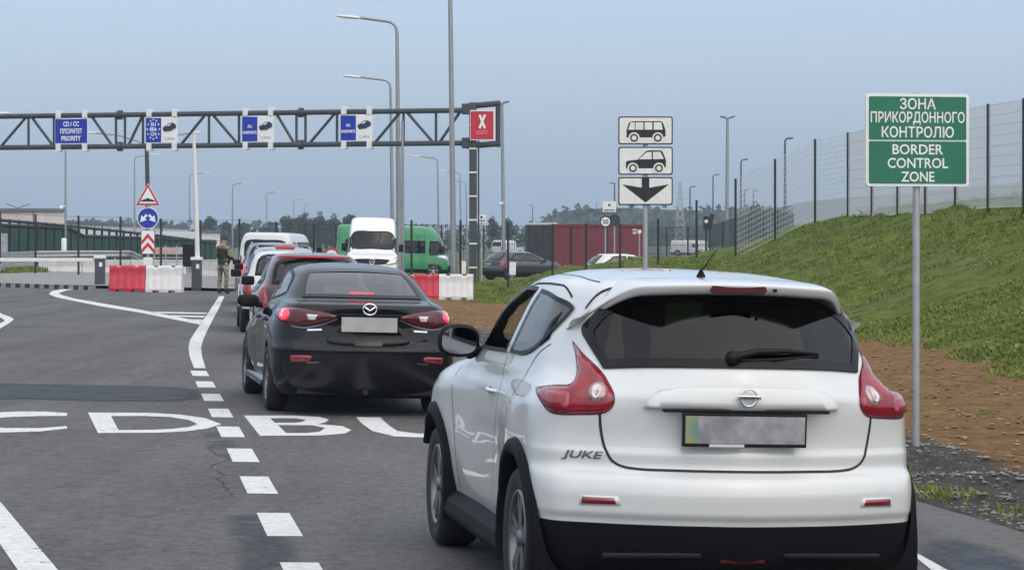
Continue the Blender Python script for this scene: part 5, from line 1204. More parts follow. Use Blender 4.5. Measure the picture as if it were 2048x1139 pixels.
r_, z = round_sign(1229, 440, 23, 121, 'dark blue round sign beneath a grey-white plate in front of the red container', M_signblack, M_icon)
MB().box((-.25, -.02, z+wpx(27, 121)), (wpx(27, 121), .04, wpx(21, 121))).build('plate', M_signgrey, r_, .01); m = MB(); fpoly(m, disc(-.25, z+wpx(30, 121), .06, 0, 14), -.045); stroke(m, [(-.5, z+wpx(20, 121)), (0, z+wpx(20, 121))], .05, -.045); m.build('symbol', M_signblack, r_)
round_sign(663, 512, 33, 66, 'round white sign with a red rim between the dark red hatchback and the white van', M_signred, M_signw)
round_sign(1279, 463, 8, 150, 'small white disc on a thin post at the right end of the red container', M_signw, M_signw)

# ------------------------------------------------------------------ barriers, booms, bollard boxes
M_bred = mat('red_plastic', (.50, .018, .04), .45, var=.16, vscale=3); M_bwhite = mat('white_plastic', (.66, .65, .64), .5, var=.08, vscale=4)
def water_barrier(px0, px1, ytop, Y, label, m_, rz=0):
    c0 = (px0+px1)/2; X = (c0-CX)/F*Y; zb_ = float(plane(X, Y)); L = wpx(px1-px0, Y)-.012; Hh = zpx(ytop, Y)-zb_
    r_ = empty('plastic_barrier', (X, Y, zb_), rz); tag(r_, label, 'barrier', 'water filled plastic road barriers')
    prof = [(-.28, .0), (-.29, .10), (-.24, .30), (-.17, .52), (-.16, Hh-.03), (-.13, Hh), (.13, Hh), (.16, Hh-.03), (.17, .52), (.24, .30), (.29, .10), (.28, 0)]
    mb = MB(); nx = 48
    def fn(a, b):
        x = -L/2+L*a; i = b*(len(prof)-1); k = min(int(i), len(prof)-2); f = i-k; y = prof[k][0]*(1-f)+prof[k+1][0]*f; z = prof[k][1]*(1-f)+prof[k+1][1]*f
        g = .5+.5*math.cos(2*math.pi*5*a); y *= 1-.07*g*(1 if .12 < z < Hh-.12 else 0)
        if z > Hh-.05 and (abs(a-.26) < .07 or abs(a-.74) < .07): z -= .05
        if z < .05 and (abs(a-.28) < .09 or abs(a-.72) < .09): z += .07
        return Vector((x, y, z))
    mb.grid(fn, nx, 44)
    mb.add([(-L/2, y, z) for y, z in prof], [tuple(range(len(prof)))]); mb.add([(L/2, y, z) for y, z in prof], [tuple(range(len(prof)))[::-1]])
    mb.build('shell', m_, r_)
    for x in (-.24*L, .24*L): MB().lathe([(.001, Hh-.045), (.05, Hh-.045), (.05, Hh-.02), (.03, Hh-.015), (.001, Hh-.015)], 'Z', (x, 0, 0), 16).build('filler_cap', M_bwhite if m_ is M_bred else M_trim, r_)
    return r_
water_barrier(220, 293, 530, 77, 'red plastic barrier standing in front of the chevron board', M_bred)
water_barrier(293, 366, 531, 77, 'white plastic barrier joined to the red one in front of the chevron board', M_bwhite)
water_barrier(807, 878, 548, 77, 'red plastic barrier partly hidden behind the black sedan', M_bred)
water_barrier(878, 947, 548, 77, 'white plastic barrier at the foot of the gantry column', M_bwhite)
M_boxgrey = mat('dark_grey_box', (.06, .062, .068), .5, .1, var=.15, vscale=5); M_boom = mat('boom_white', (.74, .73, .70), .45, var=.06, vscale=5)
def boom(px, ytop, Y, label, up):
    X = (px-CX)/F*Y; zb_ = float(plane(X, Y)); r_ = empty('boom_barrier', (X, Y, zb_)); tag(r_, label, 'boom barrier', 'boom barriers'); h = zpx(ytop, Y)-zb_
    MB().box((0, 0, h/2), (.30, .34, h)).build('cabinet', M_boxgrey, r_, .015); MB().box((0, 0, h+.05), (.36, .40, .10)).build('cabinet_lid', M_clamp, r_, .02)
    MB().box((.05, -.172, h*.80), (.10, .006, .14)).build('label_plate', M_signgrey, r_)
    if up: MB().tube([(.03, -.05, h+.08), (-.01, -.05, h+2.0), (-.09, -.05, zpx(268, Y)-zb_)], [.08, .065, .05], 8).build('arm', M_boom, r_)
    else: MB().box((-2.35, -.06, h-.04), (4.9, .07, .12)).build('arm', M_boom, r_, .02)
    return r_
boom(200, 517, 82, 'dark boom barrier post whose white arm lies lowered to the left', False)
boom(393.5, 520, 80.5, 'dark boom barrier post with its white arm raised upright', True)
def jersey(px0, px1, ytop, Y0, Y1, label):
    A = Vector(((px0-CX)/F*Y0, Y0, 0)); B = Vector(((px1-CX)/F*Y1, Y1, 0)); c = (A+B)/2; zb_ = float(plane(c.x, c.y)); L = (B-A).length-.02; h = zpx(ytop, c.y)-zb_
    r_ = MB().prism([(-.30, 0), (-.30, .12), (-.15, .32), (-.10, h), (.10, h), (.15, .32), (.30, .12), (.30, 0)], -L/2, L/2, M=Matrix.Rotation(R(90), 4, 'Z')).build('concrete_barrier', M_concl, None, .01)
    r_.location = (c.x, c.y, zb_); r_.rotation_euler = (0, 0, math.atan2(B.y-A.y, B.x-A.x)); return tag(r_, label, 'barrier', 'concrete jersey barriers')
jersey(76, 163, 518, 109, 109.5, 'concrete barrier block next to the grass patch at the left')
jersey(163.5, 260, 519, 109.5, 110, 'concrete barrier block behind the left boom barrier post')
jersey(260.5, 372, 519, 110, 110.5, 'concrete barrier block mostly hidden behind the red and white plastic barriers')
jersey(398, 482, 519, 108, 107, 'concrete barrier block behind the soldier')
# guard rails at the far left
def guard_rail(pts, label):
    r_ = empty('guard_rail', pts[0]); tag(r_, label, 'guard rail')
    sec = [(-.02, .16), (.03, .12), (.03, .07), (-.01, .02), (-.01, -.02), (.03, -.07), (.03, -.12), (-.02, -.16)]; mb = MB(); vs = []
    for p in pts: vs += [Vector(p)+Vector((0, -a, b))-r_.location for a, b in sec]
    mb.add(vs, [(i*8+j, i*8+j+1, (i+1)*8+j+1, (i+1)*8+j) for i in range(len(pts)-1) for j in range(7)]); mb.build('rail', M_steel, r_)
    for i in range(len(pts)-1):
        for t in (.1, .6):
            p = Vector(pts[i]).lerp(Vector(pts[i+1]), t)-r_.location; MB().box((p.x, p.y+.1, p.z-.35), (.08, .06, .9)).build('rail_post', M_steel, r_)
guard_rail([at(-60, 531, 98), at(-10, 520, 105), at(14, 511, 112), at(70, 508.5, 116), at(180, 507.5, 118), at(262, 507.5, 120), at(285, 518, 118)], 'galvanised guard rail running behind the concrete barriers')
guard_rail([at(-60, 553, 94), at(-8, 537, 99), at(18, 528, 104), at(70, 524, 108)], 'galvanised guard rail bending round the grass patch at the left')
# grass patch by the rail
def tufts(name, label, pts, n, h, m, seed):
    r_ = random.Random(seed); mb = MB()
    for _ in range(n):
        a = r_.random(); x = pts[0]+(pts[1]-pts[0])*r_.random(); y = pts[2]+(pts[3]-pts[2])*a; z = float(plane(x, y))+.08; hh = h*r_.uniform(.5, 1.4); q_ = r_.uniform(0, 3.14); c, s_ = .05*math.cos(q_), .05*math.sin(q_)
        mb.add([(x-c, y-s_, z), (x+c, y+s_, z), (x+r_.uniform(-.15, .15), y+r_.uniform(-.15, .15), z+hh)], [(0, 1, 2)])
    return tag(mb.build(name, m), label, 'grass', kind='stuff')
tufts('grass', 'patch of rough grass under the guard rail at the left', (-23.5, -20.2, 101, 110), 2600, .22, M_blade, 4)
# framed red and white board behind the barriers, black cabinet beside it
r_ = empty('hoarding', at(342, 530, 104)); r_.location.z = float(plane(r_.location.x, 104)); tag(r_, 'wire cage with a faded red and white board behind the white plastic barrier', 'hoarding'); z = r_.location.z
hz = lambda py: zpx(py, 104)-z
MB().box((0, 0, (hz(494)+hz(508))/2), (1.36, .04, hz(494)-hz(508))).build('board', mat('faded_red_board', (.42, .20, .20), .7, col2=(.55, .48, .46), vscale=5), r_)
for x in (-.70, -.23, .23, .70): MB().tube([(x, 0, 0), (x, 0, hz(490))], .03, 6).build('upright', M_steel, r_)
for q_ in (515, 523, 531): MB().tube([(-.7, 0, hz(q_)), (.7, 0, hz(q_))], .02, 6).build('rail', M_steel, r_)
o = MB().box((0, 0, .45), (.5, .5, .9)).build('equipment_cabinet', M_trim, None, .02); o.location = at(379, 540, 101); o.location.z = float(plane(o.location.x, 101))+.55; tag(o, 'black equipment cabinet beside the raised boom', 'cabinet')
o = MB().tube([(0, 0, 0), (0, 0, .75), (0, 0, .8)], [.13, .13, .09], 10).build('marker_post', M_clamp); o.location = at(128, 508, 124); tag(o, 'short white marker post in front of the green screen fence', 'post')
for px, py, lab in ((1025, 537, 'small white board leaning by the fence in front of the dark blue grey hatchback'), (925, 535, 'small white block behind the white plastic barrier beside the gantry column')):
    o = MB().box((0, 0, 0), (wpx(13, 98), .12, wpx(26, 98))).build('white_board', M_bwhite, None, .015); o.location = at(px, py, 98); o.rotation_euler = (R(-8), R(4), R(12)); tag(o, lab, 'board')

# ------------------------------------------------------------------ street lamps
M_pole = mat('lamp_pole_steel', (.30, .31, .32), .45, .55, var=.1, vscale=1.5); M_poled = mat('dark_lamp_pole', (.12, .13, .14), .5, .5); M_head = mat('lamp_head_white', (.72, .73, .73), .4)
LG = 'street lamps'
def street_lamp(px, ytop, Y, arm, label, lean=0, r=.075, dark=False, head=.55, zb_=None, droop=0.0):
    X = (px-CX)/F*Y; zb_ = (float(bank(X, Y)[0]) if px > 1390 and Y < 150 else float(plane(X, Y))-.3) if zb_ is None else zb_
    z = zpx(ytop, Y)-zb_; a = wpx(arm, Y); sg = math.copysign(1, arm); rb = min(.45, abs(a)*.3); lx = -wpx(lean, Y)
    r_ = empty('street_lamp', (X, Y, zb_)); tag(r_, label, 'street lamp', LG); m_ = M_poled if dark else M_pole
    MB().tube([(0, 0, -.2), (lx*.5, 0, z*.5), (lx, 0, z-rb)], [r*1.25, r, r*.75], 8).build('pole', m_, r_)
    pts = [Vector((lx+sg*rb*(1-math.cos(t)), 0, z-rb+rb*math.sin(t))) for t in (0, .4, .8, 1.2, 1.5)]; slope = .07+droop
    end = Vector((lx+a-sg*head*.8, 0, z+abs(a)*slope)); MB().tube(pts+[end], r*.62, 8).build('arm', m_, r_)
    h = MB(); c = end+Vector((sg*head*.42, 0, .02))
    h.grid(lambda u, v: c+Vector((math.sin(math.pi*v)*math.cos(2*math.pi*u)*.001+sg*(-math.cos(math.pi*v))*head*.55, math.sin(math.pi*v)**.6*math.cos(2*math.pi*u)*.15, math.sin(math.pi*v)**.6*math.sin(2*math.pi*u)*.075+sg*(-math.cos(math.pi*v))*sg*head*.05)), 12, 8)
    h.build('lamp_head', M_poled if dark else M_head, r_, fix=True); return r_
street_lamp(799, 43, 108, -114, 'tallest curved street lamp, arm to the left, rising behind the gantry', 5, .10, head=1.0)
street_lamp(786, 160, 146, -90, 'curved street lamp just left of the tallest one, its arm above the gantry', 5, .10, head=1.0)
street_lamp(878, 316, 290, -52, 'grey street lamp under the gantry truss, seen just left of the thick mast', 3, .12, head=1.2)
street_lamp(922, 345, 350, -42, 'far grey street lamp right of the thick mast, higher of two there', 2, .11, head=1.3)
street_lamp(934, 364, 410, -36, 'far grey street lamp close to the gantry column, lower of two there', 2, .11, head=1.4)
for px, yt, Y, arm, lab in ((269, 313, 278, 50, 'thin street lamp behind the triangle sign, arm to the right'), (379, 349, 357, 42, 'thin street lamp just left of the raised boom arm'), (465, 368, 423, 36, 'thin street lamp above the soldier, first right of the raised boom'), (533, 386, 505, 32, 'thin street lamp above the white people carrier'), (587, 400, 600, 31, 'thin far street lamp in front of the wood, left one'), (609, 409, 650, 28, 'thin far street lamp in front of the wood, right one')):
    street_lamp(px, yt, Y, arm, lab, 0, .10 if Y < 400 else .13, head=1.2 if Y < 400 else 1.6)
for px, yt, Y, arm, lab in ((1570, 278, 180, 15, 'street lamp with a short dark head standing highest on the bank'), (1482, 320, 230, 13, 'street lamp with a short head left of the one highest on the bank'), (1426, 350, 290, 12, 'street lamp with a short head left of the two-headed mast'), (1380, 374, 350, 11, 'street lamp beside the lattice pylon'), (1489, 380, 385, 10, 'small far street lamp on the bank behind the mesh fence, left one'), (1507, 382, 390, 9, 'small far street lamp on the bank behind the mesh fence, right one'), (1229, 367, 330, -9, 'thin far street lamp rising behind the red container'), (1065, 410, 540, -7, 'tiny far street lamp in front of the wooded hill, left of the red container')):
    street_lamp(px, yt, Y, arm, lab, 0, .10 if Y < 300 else .13, True, .5 if Y < 300 else .8)
def mast(px, ytop, Y, label, r, heads=0, lean=0, dark=False, camera_y=None, over=None):
    X = (px-CX)/F*Y; zb_ = float(plane(X, Y))-.2; z = (over or zpx(ytop, Y))-zb_; r_ = empty('lamp_mast', (X, Y, zb_)); tag(r_, label, 'mast'); lx = -wpx(lean, Y); m_ = M_poled if dark else M_pole
    MB().tube([(0, 0, -.2), (lx, 0, z)], [r*1.15, r*.8], 10).build('pole', m_, r_)
    if heads:
        for sg in ((-1, 1) if heads == 2 else (1,)):
            MB().box((lx+sg*.28, -.05, z+.05), (.42, .26, .10), M=Matrix.Rotation(R(-14*sg), 4, 'Y')).build('floodlight', M_poled, r_, .02)
    if camera_y:
        zc = zpx(camera_y, Y)-zb_; o = MB().box((-.12, -.12, zc), (.30, .1, .08)).build('security_camera', M_head, r_, .02); MB().lathe([(.001, -.14), (.10, -.11), (.13, -.02), (.10, .05), (.001, .07)], 'Z', (-.22, -.14, zc-.08), 12).build('camera_dome', M_head, o)
    return r_
mast(908, 0, 90, 'thick grey mast in front of the gantry, running out of the top of the picture', .095, 2, 9, over=12.5)
mast(806, 0, 97, 'grey mast without an arm beside the tallest street lamp, ending behind the gantry', .06, 0, 1, over=6.2)
mast(1008, 206, 166, 'slim mast with a dark floodlight and a white camera, right of the red lane sign', .12, 1, 4, camera_y=405)
mast(1453, 236, 165, 'tall slim mast with two dark floodlights beyond the grass bank', .12, 2, -2)
mast(131, 300, 140, 'thin mast with a white camera behind the blue lane sign, over the pink building', .06, 0, 0, camera_y=412)
# lamp with two arms behind the gantry
Yd = 112; X = (295-CX)/F*Yd; zb_ = float(plane(X, Yd)); r_ = empty('street_lamp', (X, Yd, zb_)); tag(r_, 'two-armed street lamp standing behind the gantry above the triangle sign', 'street lamp', LG); h_ = lambda py: zpx(py, Yd)-zb_
MB().tube([(0, 0, -.2), (0, 0, h_(360)), (-wpx(2, Yd), 0, h_(290))], [.10, .10, .085], 8).build('pole', M_dsteel, r_)
for pts in ([(-2, 290), (-20, 282), (-60, 270), (-105, 266)], [(-2, 290), (25, 279), (60, 270), (85, 266)]):
    P = [Vector((wpx(a, Yd), 0, h_(b))) for a, b in pts]; MB().tube(P, .035, 6).build('arm', M_pole, r_); sg = math.copysign(1, pts[-1][0]); MB().box(P[-1]+Vector((sg*.2, 0, .02)), (.55, .2, .08)).build('lamp_head', M_head, r_, .02)
# the ends of two lamp arms at the left edge of the picture, and a far two-armed lamp over the pink building
street_lamp(-40, 232, 120, 55, 'street lamp at the left edge whose arm pokes in above the gantry', 0, .08, head=.7)
Y2 = 260; X = (36-CX)/F*Y2; zb_ = float(plane(X, Y2)); r_ = empty('street_lamp', (X, Y2, zb_)); tag(r_, 'far two-armed street lamp seen above the pink building roof', 'street lamp', LG)
MB().tube([(0, 0, 0), (0, 0, zpx(415, Y2)-zb_)], .07, 6).build('pole', M_pole, r_)
for sg in (-1, 1): MB().tube([(0, 0, zpx(416, Y2)-zb_), (sg*wpx(24, Y2), 0, zpx(407, Y2)-zb_)], .05, 6).build('arm', M_poled, r_)

# ------------------------------------------------------------------ fences
M_fpost = mat('black_fence_post', (.014, .018, .017), .5, .2); M_wire = mat('zinc_wire', (.66, .68, .70), .5, .2); M_wired = mat('dark_green_wire', (.03, .055, .05), .6)
def mesh_panel(mb, A, B, za0, za1, zb0, zb1, dh, dv, rh, rv):
    """a welded wire panel between two posts: square wires"""
    A = Vector(A); B = Vector(B); d = B-A; L = d.length; n_ = max(1, int(L/dv)); k = max(1, int((za1-za0)/dh))
    for i in range(n_+1):
        t = i/n_; p = A+d*t; z0 = za0+(zb0-za0)*t; z1 = za1+(zb1-za1)*t; mb.tube([(p.x, p.y, z0), (p.x, p.y, z1)], rv, 3, caps=False)
    for j in range(k+1):
        t = j/k; mb.tube([(A.x, A.y-.01, za0+(za1-za0)*t), (B.x, B.y-.01, zb0+(zb1-zb0)*t)], rh, 3, caps=False)
def post_fence(label, posts, panels, wire, dh=.2, dv=.05, rh=.006, rv=.0035, group=None, pr=.04, low=0, name='wire_fence', base=None):
    r_ = empty(name, (posts[0][0], posts[0][1], posts[0][2])); tag(r_, label, 'fence', group)
    for x, y, z0, z1 in posts: rel(r_, MB().box((x, y, (z0+z1)/2-.15), (pr*2, pr*1.6, z1-z0+.3))).build('post', M_fpost, r_)
    for i in panels:
        a, b = posts[i], posts[i+1]; mb = MB(); mesh_panel(mb, a[:2]+(0,), b[:2]+(0,), a[2]+.05+low, a[3]-.04, b[2]+.05+low, b[3]-.04, dh, dv, rh, rv); rel(r_, mb).build('wire_panel', wire, r_)
    return r_
def fp(px, ytop, Y, ybase=None):
    X = (px-CX)/F*Y; z0 = zpx(ybase, Y) if ybase else (float(bank(X, Y)[0]) if px > 940 else float(plane(X, Y))); return (X, Y, z0, zpx(ytop, Y))
L1 = [(-70, 421), (0, 424), (71, 428), (157, 431), (241, 433), (322, 437), (401, 440), (479, 437), (553, 445), (628, 447)]
post_fence('line of tall black fence posts with sparse wires behind the barriers at the left', [fp(p, t, 104-p*.0165) for p, t in L1], range(9), M_wired, .62, 3, .007, .004)
L2 = [(823, 440), (921, 440), (1016, 445), (1105, 447), (1172, 447), (1240, 446), (1316, 437), (1393, 400), (1471, 357), (1550, 318), (1630, 278), (1697, 265)]
Lb = [None, None, 592, 548, None, None, 528, 530, 518, 478, 440, 424]
post_fence('wire mesh fence climbing the bank from the gantry column to the corner post', [fp(p, t, 91 if p > 1390 else 88, b if b and b > 0 else None) for (p, t), b in zip(L2, Lb)], [8, 9, 10], M_wire, .19, .055, .010, .0058)
L3 = [(12.1+.4*i, 90-3.2*i) for i in range(0, 9)]
def crest(x, y): return float(bank(x, y)[0])
post_fence('tall wire mesh fence along the top of the bank behind the green sign', [(x, y, crest(x, y)-.02, zpx(265-11.4*i, y)) for i, (x, y) in enumerate(L3)], range(8), M_wire, .30, .055, .010, .0060, pr=.05)
# green screen fence at the left
M_screen = mat('dark_green_screen', (.010, .050, .030), .7, col2=(.020, .070, .046), vscale=.8); M_slat = mat('dark_slat', (.014, .022, .021), .6)
r_ = empty('screen_fence', at(0, 470, 130)); r_.location.z = float(plane(r_.location.x, 130)); tag(r_, 'dark green screen fence with short posts above it in front of the pink building', 'fence')
A = at(-80, 475, 125); B = at(432, 475, 175); n_ = 34; tops = lambda t: (432+50*t**1.0) 
for i in range(n_):
    t0, t1 = i/n_, (i+1)/n_; a = A.lerp(B, t0); b = A.lerp(B, t1)
    ytop = lambda t: zpx(434+52*t, A.lerp(B, t).y); low = lambda t: zpx((446+30*t) if t < .38 else (464+18*t), A.lerp(B, t).y)
    for q_, nm, m_ in ((a, 'post', M_fpost),): rel(r_, MB().box((q_.x, q_.y, ytop(t0)/2-.2), (.13, .13, ytop(t0)+.6))).build(nm, m_, r_)
mb = MB(); mbr = MB(); mbs = MB()
for i in range(n_*4):
    t0, t1 = i/(n_*4), (i+1)/(n_*4); a = A.lerp(B, t0); b = A.lerp(B, t1); o_ = .05 if i % 2 else 0
    mb.add([(a.x, a.y+o_, -.4), (b.x, b.y+o_, -.4), (b.x, b.y+o_, low(t1)), (a.x, a.y+o_, low(t0))], [(0, 1, 2, 3)]); mb.add([(a.x, a.y+o_+.08, -.4), (b.x, b.y+o_+.08, -.4), (b.x, b.y+o_+.08, low(t1)), (a.x, a.y+o_+.08, low(t0))], [(3, 2, 1, 0)])
rel(r_, mb).build('screen', M_screen, r_)
for f_, nm in ((ytop, 'top_rail'), (low, 'screen_rail')): rel(r_, MB().tube([A.lerp(B, i/20)+Vector((0, -.06, f_(i/20)-A.lerp(B, i/20).z)) for i in range(21)], .09, 6)).build(nm, M_fpost, r_)
rel(r_, MB().box(at(4, 487, 124), (.55, .1, 1.0))).build('grille_panel', M_steel, r_)
# darker green fence across the middle distance and up towards the bank
def long_fence(label, pts, name='screen_fence', m_=M_wired, base=-.6, dv=.16, dh=.55):
    r_ = empty(name, (pts[0].x, pts[0].y, base)); tag(r_, label, 'fence'); k = 0
    for i in range(len(pts)-1):
        a, b = pts[i], pts[i+1]; n_ = max(1, int((b-a).length/2.6)); mb = MB()
        for j in range(n_):
            p = a.lerp(b, j/n_); rel(r_, MB().box((p.x, p.y, (p.z+base)/2), (.10, .10, p.z-base))).build('post', M_fpost, r_)
        mesh_panel(mb, a, b, base, a.z, base, b.z, dh, dv, .016, .018); rel(r_, mb).build('wire_panel', m_, r_)
    return r_
long_fence('dark green mesh fence behind the green minibus and the dark blue grey hatchback', [at(610, 449, 178), at(800, 449, 172), at(1052, 452, 170)])
long_fence('dark green mesh fence running from the container up behind the grass bank', [at(1292, 455, 168), at(1420, 452, 160), at(1500, 425, 150), at(1586, 410, 142)], base=.0)

# ------------------------------------------------------------------ container, buildings, pylon
M_cont = mat('dark_red_container_paint', (.17, .018, .028), .55, var=.14, vscale=.7); M_contd = mat('dark_brown_container_end', (.045, .042, .042), .6, var=.2, vscale=2)
Yc = 166; P0 = at(1108, 448, Yc); P1 = at(1291, 449, Yc+7.2); zb_ = -.75; Hc = P0.z-zb_; d = P1-P0; L = Vector((d.x, d.y, 0)).length; a_ = math.atan2(d.y, d.x)
r_ = empty('shipping_container', (P0.x, P0.y, zb_), a_); tag(r_, 'dark red shipping container with ribbed walls beyond the dark blue grey hatchback', 'container')
mb = MB(); n_ = 26; vs = []
for i in range(n_*4+1):
    x = L*i/(n_*4); y = (0, .0, .06, .06)[i % 4]; vs += [(x, y, .12), (x, y, Hc-.12)]
mb.add(vs, [(2*i, 2*i+2, 2*i+3, 2*i+1) for i in range(n_*4)]); mb.build('side_wall', M_cont, r_)
MB().box((L/2, 1.3, Hc/2), (L-.02, 2.4, Hc-.1)).build('hull', M_cont, r_)
for z in (.06, Hc-.06): MB().box((L/2, -.01, z), (L, .1, .14)).build('frame_rail', M_cont, r_)
for x in (0, L*.185, L*.57, L): MB().box((x, -.02, Hc/2), (.10, .12, Hc)).build('corner_post', M_contd if x else M_cont, r_)
mb = MB(); mb.box((-.04, 1.26, Hc/2), (.06, 2.46, Hc-.06)); mb.build('end_wall', M_contd, r_)
for y in (.35, .95, 1.55, 2.15): MB().tube([(-.1, y, .2), (-.1, y, Hc-.2)], .03, 6).build('lock_bar', M_contd, r_)
m = MB(); 
for k, (w_, z) in enumerate(((.46, .0), (.40, -.16), (.40, -.26))): stroke(m, [(L-1.22-w_/2, Hc-.35+z), (L-1.22+w_/2, Hc-.35+z)], .07, -.025)
m.build('marking', M_signw, r_)
MB().tube([(L*.70, .6, Hc), (L*.70, .6, Hc+.62)], .10, 8).build('vent_pipe', M_head, r_); MB().box((.2, 1.3, Hc+.03), (.5, 2.3, .14)).build('white_roof_strip', M_head, r_)
M_pinkw = mat('pale_pink_cladding', (.56, .47, .46), .8, col2=(.66, .59, .57), vscale=.35); M_palew = mat('pale_grey_cladding', (.66, .67, .67), .7, col2=(.74, .75, .74), vscale=.2); M_roofd = mat('dark_roof_edge', (.11, .12, .13), .7); M_wglass = mat('dark_window_glass', (.03, .04, .05), .15)
def hall(label, A, B, depth, roofs, wallm, stripes=6, base=-.8, windows=0, edge=None):
    d = B-A; L = Vector((d.x, d.y, 0)).length; a_ = math.atan2(d.y, d.x); r_ = empty('warehouse', (A.x, A.y, base), a_); tag(r_, label, 'building'); z0, z1 = A.z-base, B.z-base
    mb = MB(); vs = [(0, 0, 0), (L, 0, 0), (L, depth, 0), (0, depth, 0), (0, 0, z0), (L, 0, z1), (L, depth, z1), (0, depth, z0)]; mb.add(vs, [(0, 1, 5, 4), (1, 2, 6, 5), (2, 3, 7, 6), (3, 0, 4, 7), (4, 5, 6, 7)]); mb.build('wall', wallm, r_)
    if stripes > 1: MB().tube([(0, -.1, z0+.08), (L, -.1, z1+.08)], .22, 4, smooth=False).build('roof_edge', M_roofd, r_)
    for i in range(1, stripes): MB().box((L*i/stripes, -.03, (z0+(z1-z0)*i/stripes)/2), (.10, .06, z0+(z1-z0)*i/stripes-.05)).build('cladding_joint', M_roofd if i % 3 == 0 else wallm, r_)
    for i in range(windows): MB().box((L*(i+.5)/windows, -.02, min(z0, z1)-1.0), (L/windows*.4, .08, .5)).build('window', M_wglass, r_)
    return r_
hall('pale pink building behind the green screen fence at the far left', at(-120, 421.5, 236), at(128, 421.5, 240), 14, 0, M_pinkw, 8)
hall('long low white building behind the green screen fence', at(132, 445, 262), at(376, 456, 330), 14, 0, M_palew, 12)
hall('small white building at the right end of the long low one', at(397, 463, 300), at(440, 464, 305), 8, 0, M_palew, 3)
hall('pale building seen through the mesh fence on top of the bank', at(1588, 405, 152), at(2180, 352, 118), 16, 0, mat('haze_blue_cladding', (.52, .57, .62), .8), 1, base=1.0, edge=None)  # wall colour pulled towards the sky tone, so haze is put into the base colour
# lattice pylon
Yp = 400; X = (1360-CX)/F*Yp; zb_ = zpx(520, Yp); r_ = empty('power_pylon', (X, Yp, zb_)); tag(r_, 'grey lattice power pylon with short cross arms against the wooded hill', 'pylon'); ht = zpx(362, Yp)-zb_
def leg_x(t): return .95*(1-t)+.12*t
for sx_ in (-1, 1):
    for sy_ in (-1, 1): MB().tube([(sx_*.95, sy_*.95, 0), (sx_*.12, sy_*.12, ht)], .075, 4).build('leg', M_steel, r_)
mb = MB(); n_ = 12
for i in range(n_):
    t0, t1 = i/n_, (i+1)/n_; a, b = leg_x(t0), leg_x(t1)
    for y in (-1, 1): mb.tube([(-a, y*a, ht*t0), (b, y*b, ht*t1)], .05, 4); mb.tube([(a, y*a, ht*t0), (-b, y*b, ht*t1)], .05, 4)
mb.build('lattice', M_steel, r_)
for py, hw in ((386, .9), (398, 1.0), (414, 1.1)): MB().tube([(-hw, 0, zpx(py, Yp)-zb_), (hw, 0, zpx(py, Yp)-zb_)], .07, 4).build('cross_arm', M_steel, r_)
MB().box((0, 0, zpx(448, Yp)-zb_), (1.5, 1.2, 1.3)).build('transformer_box', M_poled, r_, .05)
# traffic signal on the bank
X = (1412-CX)/F*120; zb_ = float(bank(X, 120)[0]); r_ = empty('signal', (X, 120, zb_)); tag(r_, 'small black signal head with a pale lens among the poles beside the grass bank', 'signal'); z = zpx(445, 120)-zb_
MB().tube([(0, 0, -.2), (0, 0, z)], .05, 8).build('post', M_fpost, r_); MB().box((0, 0, z), (.26, .2, .62)).build('housing', M_signblack, r_, .03); MB().lathe([(.001, 0), (.09, 0), (.09, .02)], 'Y', (0, -.12, z+.05), 16).build('lens', M_signgrey, r_); MB().box((.22, 0, z+.05), (.22, .16, .75), M=Matrix.Rotation(R(12), 4, 'Y')).build('hood', M_signblack, r_, .02)

# ------------------------------------------------------------------ trees, woods and the far hill
M_leaf = mat('leaf', (.022, .040, .014), .8, col2=(.060, .085, .030), vscale=.35); M_leafd = mat('dark_leaf', (.016, .030, .014), .8, col2=(.045, .062, .028), vscale=.12); M_bark = mat('bark', (.06, .048, .038), .9, var=.3, vscale=5)
def leaf_cloud(mb, c, rx, rz, n, sz, r_, ry=None):
    ry = ry or rx
    for _ in range(n):
        while True:
            q_ = Vector((r_.uniform(-1, 1), r_.uniform(-1, 1), r_.uniform(-1, 1)))
            if .25 < q_.length < 1: break
        p = Vector(c)+Vector((q_.x*rx, q_.y*ry, q_.z*rz)); a = Vector((r_.gauss(0, 1), r_.gauss(0, 1), r_.gauss(0, 1))).normalized(); b = a.orthogonal().normalized(); t = a.cross(b); s_ = sz*r_.uniform(.5, 1.3)
        mb.add([p-b*s_*.5-t*s_*.3, p+b*s_*.5-t*s_*.4, p+b*s_*.4+t*s_*.5, p-b*s_*.3+t*s_*.4], [(0, 1, 2, 3)])
